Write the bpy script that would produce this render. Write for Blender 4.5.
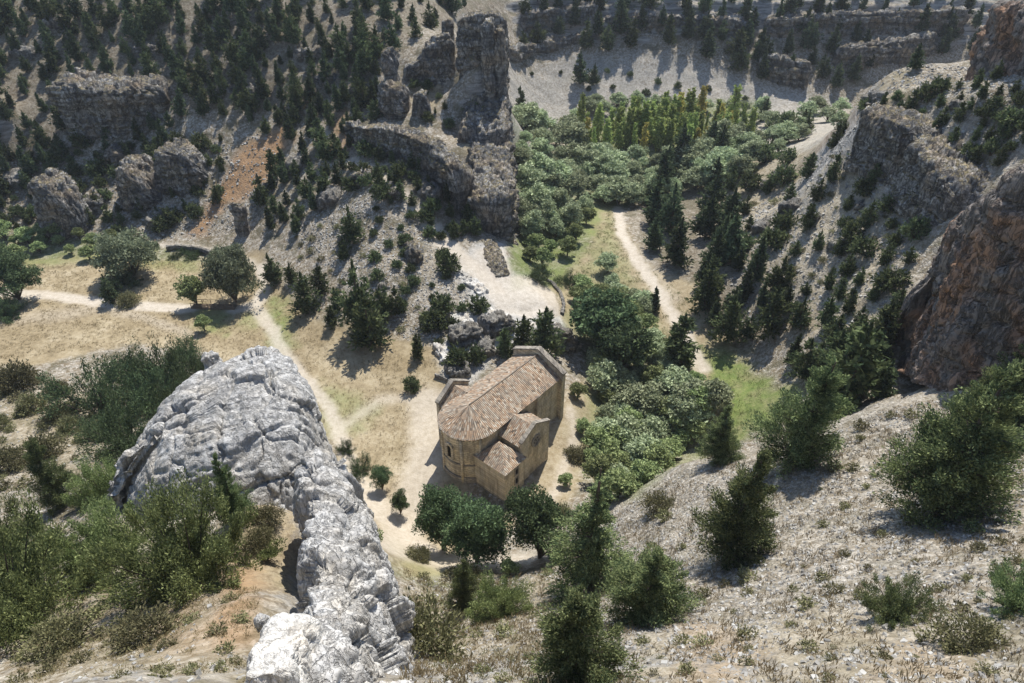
import bpy, math, random
import numpy as np
from mathutils import Vector
for o in list(bpy.data.objects): bpy.data.objects.remove(o, do_unlink=True)
sc = bpy.context.scene
COL = sc.collection
# ------------------------------------------------------------------ camera, world, sun, exposure
F, TH, HC = 683.0, math.radians(36.48), 75.0
S, C = math.sin(TH), math.cos(TH)
cam = bpy.data.cameras.new('camera'); camo = bpy.data.objects.new('camera', cam); COL.objects.link(camo)
cam.sensor_width = 36.0; cam.lens = 36.0*F/1024.0; cam.clip_start = 0.2; cam.clip_end = 2000
camo.location = (0, 0, HC); camo.rotation_euler = (math.pi/2-TH, 0, 0); sc.camera = camo
SUN_EL, SUN_AZ = math.radians(58), math.radians(19)       # azimuth to the right of straight ahead
w = bpy.data.worlds.new('World'); sc.world = w; w.use_nodes = True
nt = w.node_tree; bg = nt.nodes['Background']
sky = nt.nodes.new('ShaderNodeTexSky'); sky.sky_type = 'NISHITA'; sky.sun_disc = False
sky.sun_elevation = SUN_EL; sky.sun_rotation = SUN_AZ; sky.altitude = 1000
nt.links.new(sky.outputs[0], bg.inputs[0]); bg.inputs[1].default_value = 0.12
sl = bpy.data.lights.new('sun', 'SUN'); sl.energy = 4.2; sl.angle = math.radians(0.5); sl.color = (1.0, 0.955, 0.88)
so = bpy.data.objects.new('sun', sl); COL.objects.link(so)
sd = Vector((math.sin(SUN_AZ)*math.cos(SUN_EL), math.cos(SUN_AZ)*math.cos(SUN_EL), math.sin(SUN_EL)))
so.rotation_euler = sd.to_track_quat('Z', 'Y').to_euler(); so.location = (40, 100, 140)
sc.view_settings.view_transform = 'Standard'; sc.view_settings.look = 'None'
sc.view_settings.exposure = 0.58; sc.view_settings.gamma = 1.0; sc.view_settings.use_curve_mapping = False
sc.cycles.max_bounces = 5; sc.cycles.diffuse_bounces = 3; sc.cycles.transparent_max_bounces = 4
sc.cycles.caustics_reflective = False; sc.cycles.caustics_refractive = False

# ------------------------------------------------------------------ numpy noise
_pr = np.random.RandomState(7); PERM = _pr.permutation(256); PERM = np.concatenate([PERM, PERM, PERM]).astype(np.int32)
G3 = _pr.normal(size=(256, 3)); G3 /= np.linalg.norm(G3, axis=1)[:, None]
def perlin(x, y, z):
    x, y, z = np.broadcast_arrays(np.asarray(x, float), np.asarray(y, float), np.asarray(z, float))
    xi, yi, zi = np.floor(x).astype(int), np.floor(y).astype(int), np.floor(z).astype(int)
    xf, yf, zf = x-xi, y-yi, z-zi
    xi &= 255; yi &= 255; zi &= 255
    u, v, q = (t*t*t*(t*(t*6-15)+10) for t in (xf, yf, zf))
    def g(a, b, c):
        h = PERM[PERM[PERM[(xi+a) & 255]+((yi+b) & 255)]+((zi+c) & 255)] & 255
        gg = G3[h]
        return gg[..., 0]*(xf-a)+gg[..., 1]*(yf-b)+gg[..., 2]*(zf-c)
    l = lambda a, b, t: a+t*(b-a)
    return l(l(l(g(0,0,0), g(1,0,0), u), l(g(0,1,0), g(1,1,0), u), v), l(l(g(0,0,1), g(1,0,1), u), l(g(0,1,1), g(1,1,1), u), v), q)*1.6
def fbm(x, y, z=0.0, octv=4, gain=0.5, ridged=False):
    s, a, n = 0.0, 1.0, 0.0
    x, y, z = np.asarray(x, float), np.asarray(y, float), np.asarray(z, float)
    for i in range(octv):
        p = perlin(x, y, z)
        s = s+a*((1-2*np.abs(p)) if ridged else p); n += a; a *= gain
        x, y, z = x*2.03+17.3, y*2.03+5.1, z*2.03+9.7
    return s/n
def hash1(k):
    return np.modf(np.abs(np.sin(np.asarray(k, float)*127.1+311.7)*43758.5453))[0]
def sstep(a, b, x):
    t = np.clip((x-a)/(b-a), 0, 1); return t*t*(3-2*t)

# ------------------------------------------------------------------ terrain height field
def ray(u, v, z):
    du, dv = (u-512)/F, (v-341.5)/F
    t = (HC-z)/(S+dv*C); return t*du, t*(C-dv*S), z
CP = [  # (u, v, height): what the photograph shows at that spot
 # left meadow and church ground
 (5,300,0),(100,270,0),(100,320,0),(200,290,-.6),(250,265,.4),(200,335,0),(300,300,.6),(330,350,.5),(300,400,0),(380,400,0),
 (420,440,0),(350,480,0),(400,540,.2),(447,480,0),(505,508,0),(560,430,.2),(575,400,.3),(560,470,-.2),(20,345,.2),(160,270,0),(40,265,-.5),
 # slope of the rocky spur
 (330,280,4),(380,270,8),(350,230,9),(300,230,6),(280,200,8),(380,200,14),(400,165,17),(440,200,13),(430,230,9.5),(440,365,1.5),(400,320,3),(430,310,4.2),
 (475,230,8),(480,200,9.5),(500,290,4),(480,262,6),(530,300,3.2),(470,330,2.6),(450,345,2),(520,345,1.5),(500,252,6.6),(545,300,2.6),
 (355,150,17),(330,110,21),(420,100,24),(450,95,24),(440,60,31),(480,60,33),(455,135,19),(478,118,21),(490,150,18),
 # left hillside
 (0,200,5.5),(100,200,5.5),(200,200,5.5),(0,150,13),(100,150,12),(200,150,13),(0,100,21.5),(100,70,27),(200,100,21.5),(280,150,14),(280,100,22),
 (0,50,30),(100,40,32),(200,50,30),(300,50,31),(380,50,32),(0,0,39.5),(120,0,40),(240,0,40),(360,0,40),(440,10,41),(60,235,.5),(160,235,.5),(230,235,1),
 # valley floor on the right
 (600,240,0),(650,290,0),(690,340,0),(740,385,0),(560,200,0),(560,150,0),(640,130,0),(700,120,0),(760,130,1),(545,260,0),(560,290,-.5),(640,330,-.8),
 (590,335,-2.5),(620,440,-4.5),(680,440,-5),(600,400,-3),(700,410,-1),(650,400,-3),(725,425,-1),(610,470,-3.5),
 # right slope and plateau
 (720,330,1),(740,200,3),(760,260,8),(800,250,13),(800,190,13.5),(820,160,16.5),(880,260,19),(850,330,14),(790,350,5),(760,400,2),(820,400,8),(780,125,2),
 (880,290,18),(870,165,26),(925,195,27.5),(960,392,16),(900,380,13),
 # near scree on the right
 (1024,365,30),(880,405,27),(760,452,20),(690,465,14.7),(600,510,6),(800,683,48),(1024,683,50),(900,540,36),(750,560,30),(650,600,28),(650,683,46),(560,683,46),
 (600,560,16),(450,600,14),(430,560,4),(480,542,2),(500,640,30),(440,683,46),(1024,520,38),(1000,440,33),(560,540,5),
 # near hillside on the left
 (190,560,34),(100,683,44),(0,683,38),(20,560,24),(60,460,12),(30,382,3),(150,440,14),(140,490,26),(270,600,42),(288,505,34.0),(250,505,32.0),(230,683,49),(60,620,34),(0,480,13),(100,400,5.5),
]
WP = [  # (x, y, z) where other things hide the ground
 (-4,40,14),(-14,48,10),(-17,56,3),(-24,66,1),(-9,31,22),(-8,36,15),(-5.5,29,25),(-6,22,34),(-12,40,15),(-3,34,19),(-11,34,22),(-16,42,18),(-22,52,12),(-34,54,17),(-33,41,28),(-20,44,24),(-40,76,1),(-60,78,4),
 (20,68,1),(32,68,3),(44,68,10),(30,76,-3),(14,66,0),(55,62,26),(66,66,20),(62,74,18),(57,84,17),
 (90,85,52),(75,112,41),(110,110,50),(70,130,36),(84,132,37),(100,150,38),(76,146,35),(88,175,14),(74,190,4),(110,190,16),(150,200,26),(150,120,56),(90,60,50),(130,70,60),
 (80,72,46),(110,40,60),(60,30,52),(40,10,58),
 (-12,150,19),(-14,165,27),(-18,182,31),(-8,192,24),(6,142,1),(8,160,0),(9,180,0),(6,200,0),(4,222,0),(-17,215,30),(-24,240,40),(-40,230,46),(-90,240,50),(-150,250,52),(-60,260,48),(-130,170,28),(-160,140,10),(-170,110,4),
 (-110,60,8),(-90,40,18),(-70,20,34),(-110,10,40),(-40,5,52),(-15,6,62),(0,5,59),(15,5,60),(0,-4,71),(-20,-15,72),(20,-15,72),(0,-30,76),(60,-20,74),(-70,-20,66),
]
for X in (10, 45, 80, 115, 150, 190):
    WP += [(X,238-.04*X,.5),(X,262-.06*X,15),(X,276-.06*X,30),(X,300,40),(X,345,46),(X,385,50)]
for X in (-230, -180): WP += [(X,120,6),(X,180,30),(X,260,54),(X,60,14)]
for X in (-100, 0): WP += [(X,310,50),(X,385,54)]
WP += [(240,200,60),(240,300,60),(200,100,64),(220,0,70)]
P = np.array([ray(*c) for c in CP]+WP, float)
def _k(d2): return -np.sqrt(d2+9.0)
n_ = len(P); A_ = np.zeros((n_+3, n_+3)); D2 = ((P[:, None, :2]-P[None, :, :2])**2).sum(2)
A_[:n_, :n_] = _k(D2)+np.eye(n_)*0.5; A_[:n_, n_] = 1; A_[:n_, n_+1:] = P[:, :2]/100; A_[n_:, :n_] = A_[:n_, n_:].T
W_ = np.linalg.solve(A_, np.concatenate([P[:, 2], [0, 0, 0]]))
def base_z(x, y):
    x, y = np.ravel(x), np.ravel(y); out = np.empty(len(x))
    for i in range(0, len(x), 60000):
        xx, yy = x[i:i+60000], y[i:i+60000]
        out[i:i+60000] = _k((xx[:, None]-P[None, :, 0])**2+(yy[:, None]-P[None, :, 1])**2)@W_[:n_]+W_[n_]+(xx*W_[n_+1]+yy*W_[n_+2])/100
    return out
GX0, GX1, GY0, GY1, GS = -250., 270., -30., 380., 0.7
gx = np.arange(GX0, GX1, GS); gy = np.arange(GY0, GY1, GS)
MX, MY = np.meshgrid(gx, gy)
GZ = base_z(MX, MY).reshape(MX.shape)
def lookup(G, x, y):
    fx = np.clip((np.asarray(x, float)-GX0)/GS, 0, len(gx)-1.001); fy = np.clip((np.asarray(y, float)-GY0)/GS, 0, len(gy)-1.001)
    i, j = fx.astype(int), fy.astype(int); a, b = fx-i, fy-j
    return (G[j, i]*(1-a)+G[j, i+1]*a)*(1-b)+(G[j+1, i]*(1-a)+G[j+1, i+1]*a)*b
_T = np.concatenate([np.arange(14, 90, .15), np.arange(90, 420, .3)])
def at(u, v, G=None):
    du, dv = (u-512)/F, (v-341.5)/F
    x, y, z = _T*du, _T*(C-dv*S), HC-_T*(S+dv*C)
    below = z < lookup(GZ if G is None else G, x, y)
    k = int(np.argmax(below)) if below.any() else len(_T)-1
    return np.array([x[k], y[k]])
def proj(x, y, z):
    q = HC-z; d = y*C+q*S
    return 512+F*x/d, 341.5-F*(y*S-q*C)/d, d
def top_z(y, v):                     # height at which a plumb line at distance y crosses image row v
    dv = (v-341.5)/F
    return HC-y*(S+dv*C)/(C-dv*S)

# ---- ground cover masks (world polygons)
def poly(pts, n=1): return np.array([at(u, v) for u, v in pts])
def sdf(poly_, x, y, closed=True):
    d = np.full(x.shape, 1e9); ins = np.zeros(x.shape, bool); m = len(poly_)
    for i in range(m if closed else m-1):
        ax, ay = poly_[i]; bx, by = poly_[(i+1) % m]
        ex, ey = bx-ax, by-ay; wx, wy = x-ax, y-ay
        t = np.clip((wx*ex+wy*ey)/(ex*ex+ey*ey+1e-9), 0, 1)
        d = np.minimum(d, (wx-ex*t)**2+(wy-ey*t)**2)
        if closed:
            c = ((ay > y) != (by > y)) & (x < (bx-ax)*(y-ay)/(by-ay+1e-12)+ax); ins ^= c
    d = np.sqrt(d)
    return np.where(ins, d, -d) if closed else d
_nz = fbm(MX*.35, MY*.35, 3.3, 3); _nf = fbm(MX*.9, MY*.9, 8.8, 3); _nb = fbm(MX*.07, MY*.07, 1.7, 3)
MASK = {k: np.zeros(MX.shape) for k in ('path', 'meadow', 'green', 'orange', 'white', 'duff', 'pale', 'tan')}
def add_poly(k, pts, val=1.0, soft=1.2, rag=1.5):
    d = sdf(poly(pts), MX, MY)+(_nz+.6*_nf)*rag
    MASK[k] = np.maximum(MASK[k], val*sstep(-soft, soft, d))
def add_path(pts, wid, val=1.0, soft=.5, k='path'):
    d = wid-sdf(poly(pts), MX, MY, False)+_nz*.7+_nf*.5
    MASK[k] = np.maximum(MASK[k], val*sstep(-soft, soft, d))
add_poly('meadow', [(-30,255),(60,258),(110,250),(165,262),(230,255),(262,250),(285,290),(325,322),(400,335),(440,350),(445,380),(470,400),(470,500),(520,520),(470,560),(420,580),(370,540),(330,440),(250,390),(200,350),(130,345),(60,360),(20,372),(-30,360)], rag=2)
add_poly('meadow', [(612,205),(650,270),(690,280),(720,330),(790,390),(770,420),(735,440),(690,380),(640,350),(560,320),(530,290),(590,245),(580,210)], .9, rag=2)
add_poly('meadow', [(555,410),(580,380),(615,385),(600,440),(570,500),(540,540),(520,500)], .8, rag=1)
for pts, vv in (([(120,250),(200,258),(205,272),(140,268)], .5), ([(268,300),(288,300),(292,345),(282,365),(268,345)], .85), ([(242,310),(262,312),(255,330),(238,328)], .55),
  ([(310,390),(330,385),(360,400),(380,405),(360,430),(330,440),(318,430)], .5), ([(515,200),(600,205),(600,235),(575,262),(560,290),(512,290),(508,250)], .85), ([(612,205),(590,250),(560,330),(640,350),(660,330),(640,290),(620,250)], .45),
  ([(695,345),(740,350),(800,395),(770,430),(725,440)], 1.), ([(640,340),(660,330),(670,350),(650,355)], .7), ([(-10,230),(120,240),(170,250),(110,262),(-10,265)], .6), ([(190,305),(235,312),(225,335),(200,330)], .7), ([(590,330),(690,380),(720,450),(640,500),(580,470)], .5),
  ([(480,130),(620,110),(760,100),(740,170),(640,200),(520,230)], .6), ([(395,540),(430,560),(470,575),(430,590),(395,570)], .35)):
    add_poly('green', pts, vv, 2.0, 2.5)
add_path([(-20,290),(20,294),(60,297),(110,304),(150,307),(190,309)], 1.6)
add_path([(235,310),(255,306),(268,285),(262,268)], 1.5); add_path([(255,306),(272,330),(282,350),(300,375),(330,410),(345,450),(355,480)], 1.2, .8)
add_path([(262,268),(225,250),(190,246),(160,245)], .7, .7)
add_path([(110,306),(60,315),(0,320)], 2.2, .35, 2.); add_path([(190,335),(150,320),(110,310)], 1.2, .4, 1.)
add_path([(345,425),(380,400),(420,398),(445,395)], 1.0, .55, 1.2); add_path([(425,400),(430,440),(420,480),(400,520),(395,550)], 2.8, .7, 1.5)
add_path([(355,480),(380,510),(405,535),(430,560),(480,565),(520,560)], 2.2, .75, 1.2)
add_path([(570,410),(575,440),(560,480),(545,510)], .7, .7)
add_path([(618,208),(622,235),(640,265),(658,290),(672,315),(690,345),(705,370)], 1.25); add_path([(690,345),(700,380),(715,410)], .6, .7)
add_path([(622,235),(650,275),(672,300)], 1.7, .35, 1.2)
add_path([(500,290),(470,262),(440,235),(420,215),(400,195),(370,172),(345,160)], 1.5, 1.); add_path([(500,290),(478,275),(455,262),(440,245)], 1.2, .8)
add_path([(343,170),(335,140),(318,125)], .8, .7)
add_poly('white', [(472,245),(505,243),(510,272),(540,278),(562,300),(568,335),(530,340),(500,350),(470,385),(440,385),(430,360),(460,330),(470,300),(452,270)], 1, 1, 1.)
add_poly('path', [(474,248),(504,250),(512,276),(540,280),(556,296),(560,314),(530,320),(500,312),(482,290),(470,268)], .8, .8, .6)
add_poly('pale', [(430,235),(470,235),(470,262),(500,290),(460,320),(420,300)], .6)
add_poly('orange', [(238,150),(285,125),(292,140),(262,190),(225,205),(205,235),(190,232),(215,195)], 1, 2, 2.); add_poly('orange', [(330,120),(345,110),(350,150),(338,165),(328,150)], .6, 1.5, 1.)
for pts, vv in (([(225,560),(262,570),(250,640),(225,660),(205,630)], .7), ([(140,560),(200,570),(215,640),(190,660),(140,640)], .3), ([(690,620),(760,640),(740,690),(680,690)], .3), ([(900,640),(960,650),(960,683),(880,683)], .25)):
    add_poly('orange', pts, vv, 1.0, 1.2)
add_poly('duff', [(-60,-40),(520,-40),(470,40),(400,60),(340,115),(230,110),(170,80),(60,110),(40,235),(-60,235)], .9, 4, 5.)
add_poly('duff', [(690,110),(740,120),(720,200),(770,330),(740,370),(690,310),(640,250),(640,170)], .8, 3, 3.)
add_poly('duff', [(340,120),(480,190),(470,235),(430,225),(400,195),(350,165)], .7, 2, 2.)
add_poly('pale', [(508,75),(560,60),(640,60),(700,70),(760,85),(850,110),(840,128),(700,105),(545,122),(508,120)], .55, 3, 3.)
add_poly('pale', [(560,520),(690,465),(760,452),(880,405),(1040,362),(1040,700),(540,700)], .5, 3, 3.)
add_poly('pale', [(720,330),(740,215),(830,150),(900,220),(900,290),(880,380),(800,300),(760,300)], 1, 3, 3.)
add_poly('tan', [(620,640),(800,610),(1000,640),(1000,700),(600,700)], .5, 3, 3.); add_poly('tan', [(410,590),(600,560),(620,683),(400,683)], .45, 2, 2.)
add_poly('tan', [(100,590),(260,600),(260,690),(0,690),(40,640)], .5, 2, 2.); add_poly('tan', [(0,390),(110,400),(140,470),(40,480),(0,470)], .5, 2, 2.)
add_poly('orange', [(225,455),(320,455),(315,560),(250,570)], .12, 1, 1.); add_poly('tan', [(225,450),(320,450),(315,600),(225,600)], .9, 1, 1.)
add_poly('white', [(508,70),(560,55),(640,52),(700,62),(750,78),(850,104),(840,128),(700,108),(545,124),(508,120)], .4, 3, 3.)
add_poly('tan', [(700,130),(845,110),(900,220),(900,290),(850,350),(760,320),(720,250)], .55, 3, 3.)
add_poly('tan', [(455,125),(500,150),(510,180),(470,185)], .8, 1, 1.); add_poly('tan', [(410,60),(440,60),(440,115),(410,100)], .8, 1, 1.)
BGY, BGX = np.gradient(GZ, GS); SLP = np.sqrt(BGX**2+BGY**2)
soft_ = np.clip(np.maximum.reduce([MASK['path'], MASK['meadow'], .3*MASK['white'], .8*MASK['green']]), 0, 1)
near_ = sstep(90, 40, np.hypot(MX, MY))
ROUGH = (1-.95*soft_)*(.3+.9*np.clip(SLP-.25, 0, 1.2))*(1-.45*near_)
FARW = sstep(259, 269, MY+.05*MX+3*_nz)*sstep(-6, 4, MX)           # strata of the far wall
SPURL = sstep(0, .4, SLP)*sdf(poly([(430,300),(500,305),(560,310),(575,350),(540,375),(430,385),(420,340)]), MX, MY); SPURL = sstep(-1, 3, SPURL)
LEFTL = sstep(.45, .8, SLP)*sstep(120, 150, MY)*sstep(-3, -20, MX)*.45*sstep(-.25,.35,_nb)
def detail(x, y, bz, rough, farw, ledge):
    d = rough*(1.3*fbm(x*.16, y*.16, 2.2, 4)+.35*fbm(x*.9, y*.9, 4.2, 3, ridged=True))
    # ledges: snap the height to layers of uneven thickness
    k = np.clip(farw+ledge, 0, 1)
    per = np.where(farw > ledge, 3.4, 2.2)
    q = (bz+d+3.2*fbm(x*.035, y*.035, 6.1, 3)+1.0*fbm(x*.17, y*.17, 3.1, 3))/per
    fl = np.floor(q); fr = q-fl
    st = (fl+sstep(.45, .95, fr)+.12*fr)*per
    return d+k*(.85*(st-q*per)+.5*fbm(x*.5, y*.25, 7.7, 3, ridged=True)*k)
GZ2 = GZ+detail(MX, MY, GZ, ROUGH, FARW, np.maximum(SPURL*.8, LEFTL))
def gz(x, y): return float(lookup(GZ2, x, y))
def ground(u, v):
    p = at(u, v, GZ2); return np.array([p[0], p[1], gz(*p)])

# ------------------------------------------------------------------ mesh helpers
def mesh_np(name, V, Q, mats, smooth=False, mat_idx=None):
    V = np.asarray(V, np.float32); Q = np.asarray(Q, np.int32); k = Q.shape[1]
    me = bpy.data.meshes.new(name); me.vertices.add(len(V)); me.vertices.foreach_set('co', V.ravel())
    me.loops.add(Q.size); me.loops.foreach_set('vertex_index', Q.ravel())
    me.polygons.add(len(Q)); me.polygons.foreach_set('loop_start', np.arange(0, Q.size, k, dtype=np.int32))
    if mat_idx is not None: me.polygons.foreach_set('material_index', np.asarray(mat_idx, np.int32))
    me.update(calc_edges=True); me.validate()
    me.polygons.foreach_set('use_smooth', np.full(len(me.polygons), smooth))
    for m in (mats if isinstance(mats, (list, tuple)) else [mats]): me.materials.append(m)
    return me
def link(name, me, parent=None, loc=None):
    o = bpy.data.objects.new(name, me); COL.objects.link(o)
    if parent is not None: o.parent = parent
    if loc is not None: o.location = loc
    return o
def tag(o, label, cat, group=None, kind=None):
    if label: o['label'] = label
    if cat: o['category'] = cat
    if group: o['group'] = group
    if kind: o['kind'] = kind
    return o
def gridq(nr, nc, wrap=False):
    r = np.arange(nr-1)[:, None]*nc; c = np.arange(nc if wrap else nc-1)[None, :]; c2 = (c+1) % nc
    return np.stack([r+c, r+c2, r+nc+c2, r+nc+c], -1).reshape(-1, 4)
class MB:                       # collects boxes and tubes and links them as one mesh
    def __init__(s): s.V = []; s.Q = []
    def add(s, V, Q):
        b = sum(len(v) for v in s.V); s.V.append(np.asarray(V, float)); s.Q += [[b+i for i in q] for q in Q]
    def hexa(s, p): s.add(p, [(0,3,2,1),(4,5,6,7),(0,1,5,4),(1,2,6,5),(2,3,7,6),(3,0,4,7)])
    def box(s, x0, x1, y0, y1, z0, z1): s.hexa([(x0,y0,z0),(x1,y0,z0),(x1,y1,z0),(x0,y1,z0),(x0,y0,z1),(x1,y0,z1),(x1,y1,z1),(x0,y1,z1)])
    def prism(s, pts, axis, a0, a1):       # pts 2-D outline extruded along an axis
        n = len(pts); V = []
        for a in (a0, a1):
            for p in pts: V.append({'x': (a, p[0], p[1]), 'y': (p[0], a, p[1]), 'z': (p[0], p[1], a)}[axis])
        s.add(V, [tuple(range(n))[::-1], tuple(range(n, 2*n))]+[(i, (i+1) % n, n+(i+1) % n, n+i) for i in range(n)])
    def tube(s, path, rad, n=6):
        path = np.asarray(path, float); m = len(path); rad = np.broadcast_to(rad, (m,)); V = []
        for i in range(m):
            t = path[min(i+1, m-1)]-path[max(i-1, 0)]; t /= np.linalg.norm(t)+1e-9
            a = np.cross(t, (0.31, .95, .02) if abs(t[1]) < .9 else (1, 0, 0)); a /= np.linalg.norm(a); b = np.cross(t, a)
            for k in range(n):
                w_ = 2*math.pi*k/n; V.append(path[i]+rad[i]*(math.cos(w_)*a+math.sin(w_)*b))
        Q = [(i*n+k, i*n+(k+1) % n, (i+1)*n+(k+1) % n, (i+1)*n+k) for i in range(m-1) for k in range(n)]
        s.add(V, Q+[tuple(range(n))[::-1], tuple(range((m-1)*n, m*n))])
    def build(s, name, mat, parent=None, smooth=False):
        me = bpy.data.meshes.new(name); me.from_pydata([tuple(p) for v in s.V for p in v], [], s.Q); me.update()
        me.materials.append(mat)
        if smooth: me.polygons.foreach_set('use_smooth', [True]*len(me.polygons))
        return link(name, me, parent)

# ------------------------------------------------------------------ node helpers and materials
class NT:
    def __init__(s, name):
        s.m = bpy.data.materials.new(name); s.m.use_nodes = True; s.t = s.m.node_tree; s.t.nodes.clear()
        s.out = s.n('ShaderNodeOutputMaterial'); s.b = s.n('ShaderNodeBsdfPrincipled'); s.t.links.new(s.b.outputs[0], s.out.inputs[0])
        s.b.inputs['Roughness'].default_value = .9; s.b.inputs['Specular IOR Level'].default_value = .15
    def n(s, t, **kw):
        x = s.t.nodes.new(t)
        for k, v in kw.items(): setattr(x, k, v)
        return x
    def l(s, a, b): s.t.links.new(a, b)
    def set(s, sock, v):
        if hasattr(v, 'is_output'): s.l(v, sock)
        else: sock.default_value = v
    def pos(s): return s.n('ShaderNodeNewGeometry').outputs['Position']
    def objc(s): return s.n('ShaderNodeTexCoord').outputs['Object']
    def noise(s, vec, scale, detail=4, rough=.55, dist=0, sv=None):
        if sv is not None:
            mp = s.n('ShaderNodeMapping'); s.l(vec, mp.inputs[0]); mp.inputs['Scale'].default_value = sv; vec = mp.outputs[0]
        x = s.n('ShaderNodeTexNoise'); s.l(vec, x.inputs['Vector']); x.inputs['Scale'].default_value = scale
        x.inputs['Detail'].default_value = detail; x.inputs['Roughness'].default_value = rough; x.inputs['Distortion'].default_value = dist
        return x.outputs['Fac']
    def vor(s, vec, scale, feature='F1', out='Distance', sv=None):
        if sv is not None:
            mp = s.n('ShaderNodeMapping'); s.l(vec, mp.inputs[0]); mp.inputs['Scale'].default_value = sv; vec = mp.outputs[0]
        x = s.n('ShaderNodeTexVoronoi', feature=feature); s.l(vec, x.inputs['Vector']); x.inputs['Scale'].default_value = scale
        return x.outputs[out]
    def ramp(s, fac, stops):
        x = s.n('ShaderNodeValToRGB'); s.l(fac, x.inputs[0]); e = x.color_ramp.elements
        while len(e) < len(stops): e.new(.5)
        for i, (p, c) in enumerate(stops):
            e[i].position = p; e[i].color = (c, c, c, 1) if isinstance(c, (int, float)) else (*c, 1)
        return x.outputs[0]
    def mix(s, fac, a, b, mode='MIX'):
        x = s.n('ShaderNodeMix', data_type='RGBA', blend_type=mode)
        s.set(x.inputs[0], fac); s.set(x.inputs[6], a if hasattr(a, 'is_output') else (*a, 1)); s.set(x.inputs[7], b if hasattr(b, 'is_output') else (*b, 1))
        return x.outputs[2]
    def math(s, op, a, b=0.0, clamp=False):
        x = s.n('ShaderNodeMath', operation=op, use_clamp=clamp); s.set(x.inputs[0], a); s.set(x.inputs[1], b); return x.outputs[0]
    def bump(s, h, dist, strength=1.0):
        x = s.n('ShaderNodeBump'); s.l(h, x.inputs['Height']); x.inputs['Distance'].default_value = dist; x.inputs['Strength'].default_value = strength
        s.l(x.outputs[0], s.b.inputs['Normal'])
    def color(s, c): s.set(s.b.inputs['Base Color'], c if hasattr(c, 'is_output') else (*c, 1)); return s.m

def rock_mat(name, light, dark, ochre, ochre_amt=.3, streak=.5, scale=1.0, lichen=.3, cs=.4, blot=.55, lam=.45, bmp=.22, fb=.5, grass=0.0, k2w=.45, k1w=.6):
    t = NT(name); p = t.pos()
    big = t.noise(p, .22*scale, 4, .6); fine = t.noise(p, 2.3*scale, 6, .7); st = t.noise(p, .55*scale, 5, .65, .4, (1, 1, .16))
    lay = t.noise(p, .7*scale, 4, .6, .3, (.12, .12, 1.4))
    c = t.mix(t.ramp(fine, [(.32, 0.), (.68, 1.)]), [x*.72 for x in light], light)
    c = t.mix(t.math('MULTIPLY', t.ramp(lay, [(.44, 1.), (.53, 0.)]), lam), c, dark)
    c = t.mix(t.math('MULTIPLY', t.ramp(st, [(.47, 0.), (.62, 1.)]), streak), c, dark)
    c = t.mix(t.math('MULTIPLY', t.ramp(big, [(.46, 0.), (.64, 1.)]), ochre_amt), c, ochre)
    v = t.vor(p, 3.0*scale, 'DISTANCE_TO_EDGE'); 
    sp = t.noise(p, 6*scale, 3, .8)
    c = t.mix(t.math('MULTIPLY', t.ramp(sp, [(.56, 0.), (.66, 1.)]), lichen), c, (.07, .07, .06))
    if grass:
        nz = t.n('ShaderNodeSeparateXYZ'); t.l(t.n('ShaderNodeNewGeometry').outputs['True Normal'], nz.inputs[0])
        gf = t.math('MULTIPLY', t.ramp(t.math('ADD', nz.outputs[2], t.math('MULTIPLY', t.math('SUBTRACT', fine, .5), .3)), [(.72, 0.), (.86, 1.)]), grass)
        c = t.mix(gf, c, t.mix(t.ramp(t.noise(p, 1.4, 4, .7), [(.35, 0.), (.65, 1.)]), (.16,.14,.06), (.36,.29,.17)))
    k1 = t.math('ABSOLUTE', t.math('SUBTRACT', t.noise(p, .75*scale, 5, .62, .5, (1, 1, cs)), .5)); k2 = t.math('ABSOLUTE', t.math('SUBTRACT', t.noise(p, 2.1*scale, 4, .6, .5, (1, 1, cs*1.3)), .5))
    g1 = t.ramp(k1, [(0., 0.), (.045, 1.)]); g2 = t.ramp(k2, [(0., 0.), (.04, 1.)])
    c = t.mix(t.math('MULTIPLY', t.math('SUBTRACT', 1.0, g1), k1w), c, [x*.4 for x in dark]); c = t.mix(t.math('MULTIPLY', t.math('SUBTRACT', 1.0, g2), k2w), c, dark)
    bl = t.vor(p, .9*scale, 'F1', 'Color', (1, 1, .6)); bw = t.n('ShaderNodeRGBToBW'); t.l(bl, bw.inputs[0])
    c = t.mix(blot, c, t.mix(bw.outputs[0], (.62, .62, .63), (1.25, 1.24, 1.2)), 'MULTIPLY')
    t.bump(t.math('ADD', t.math('ADD', g1, t.math('MULTIPLY', g2, .5)), t.math('MULTIPLY', fine, fb)), bmp/scale, .9)
    return t.color(c)
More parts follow.
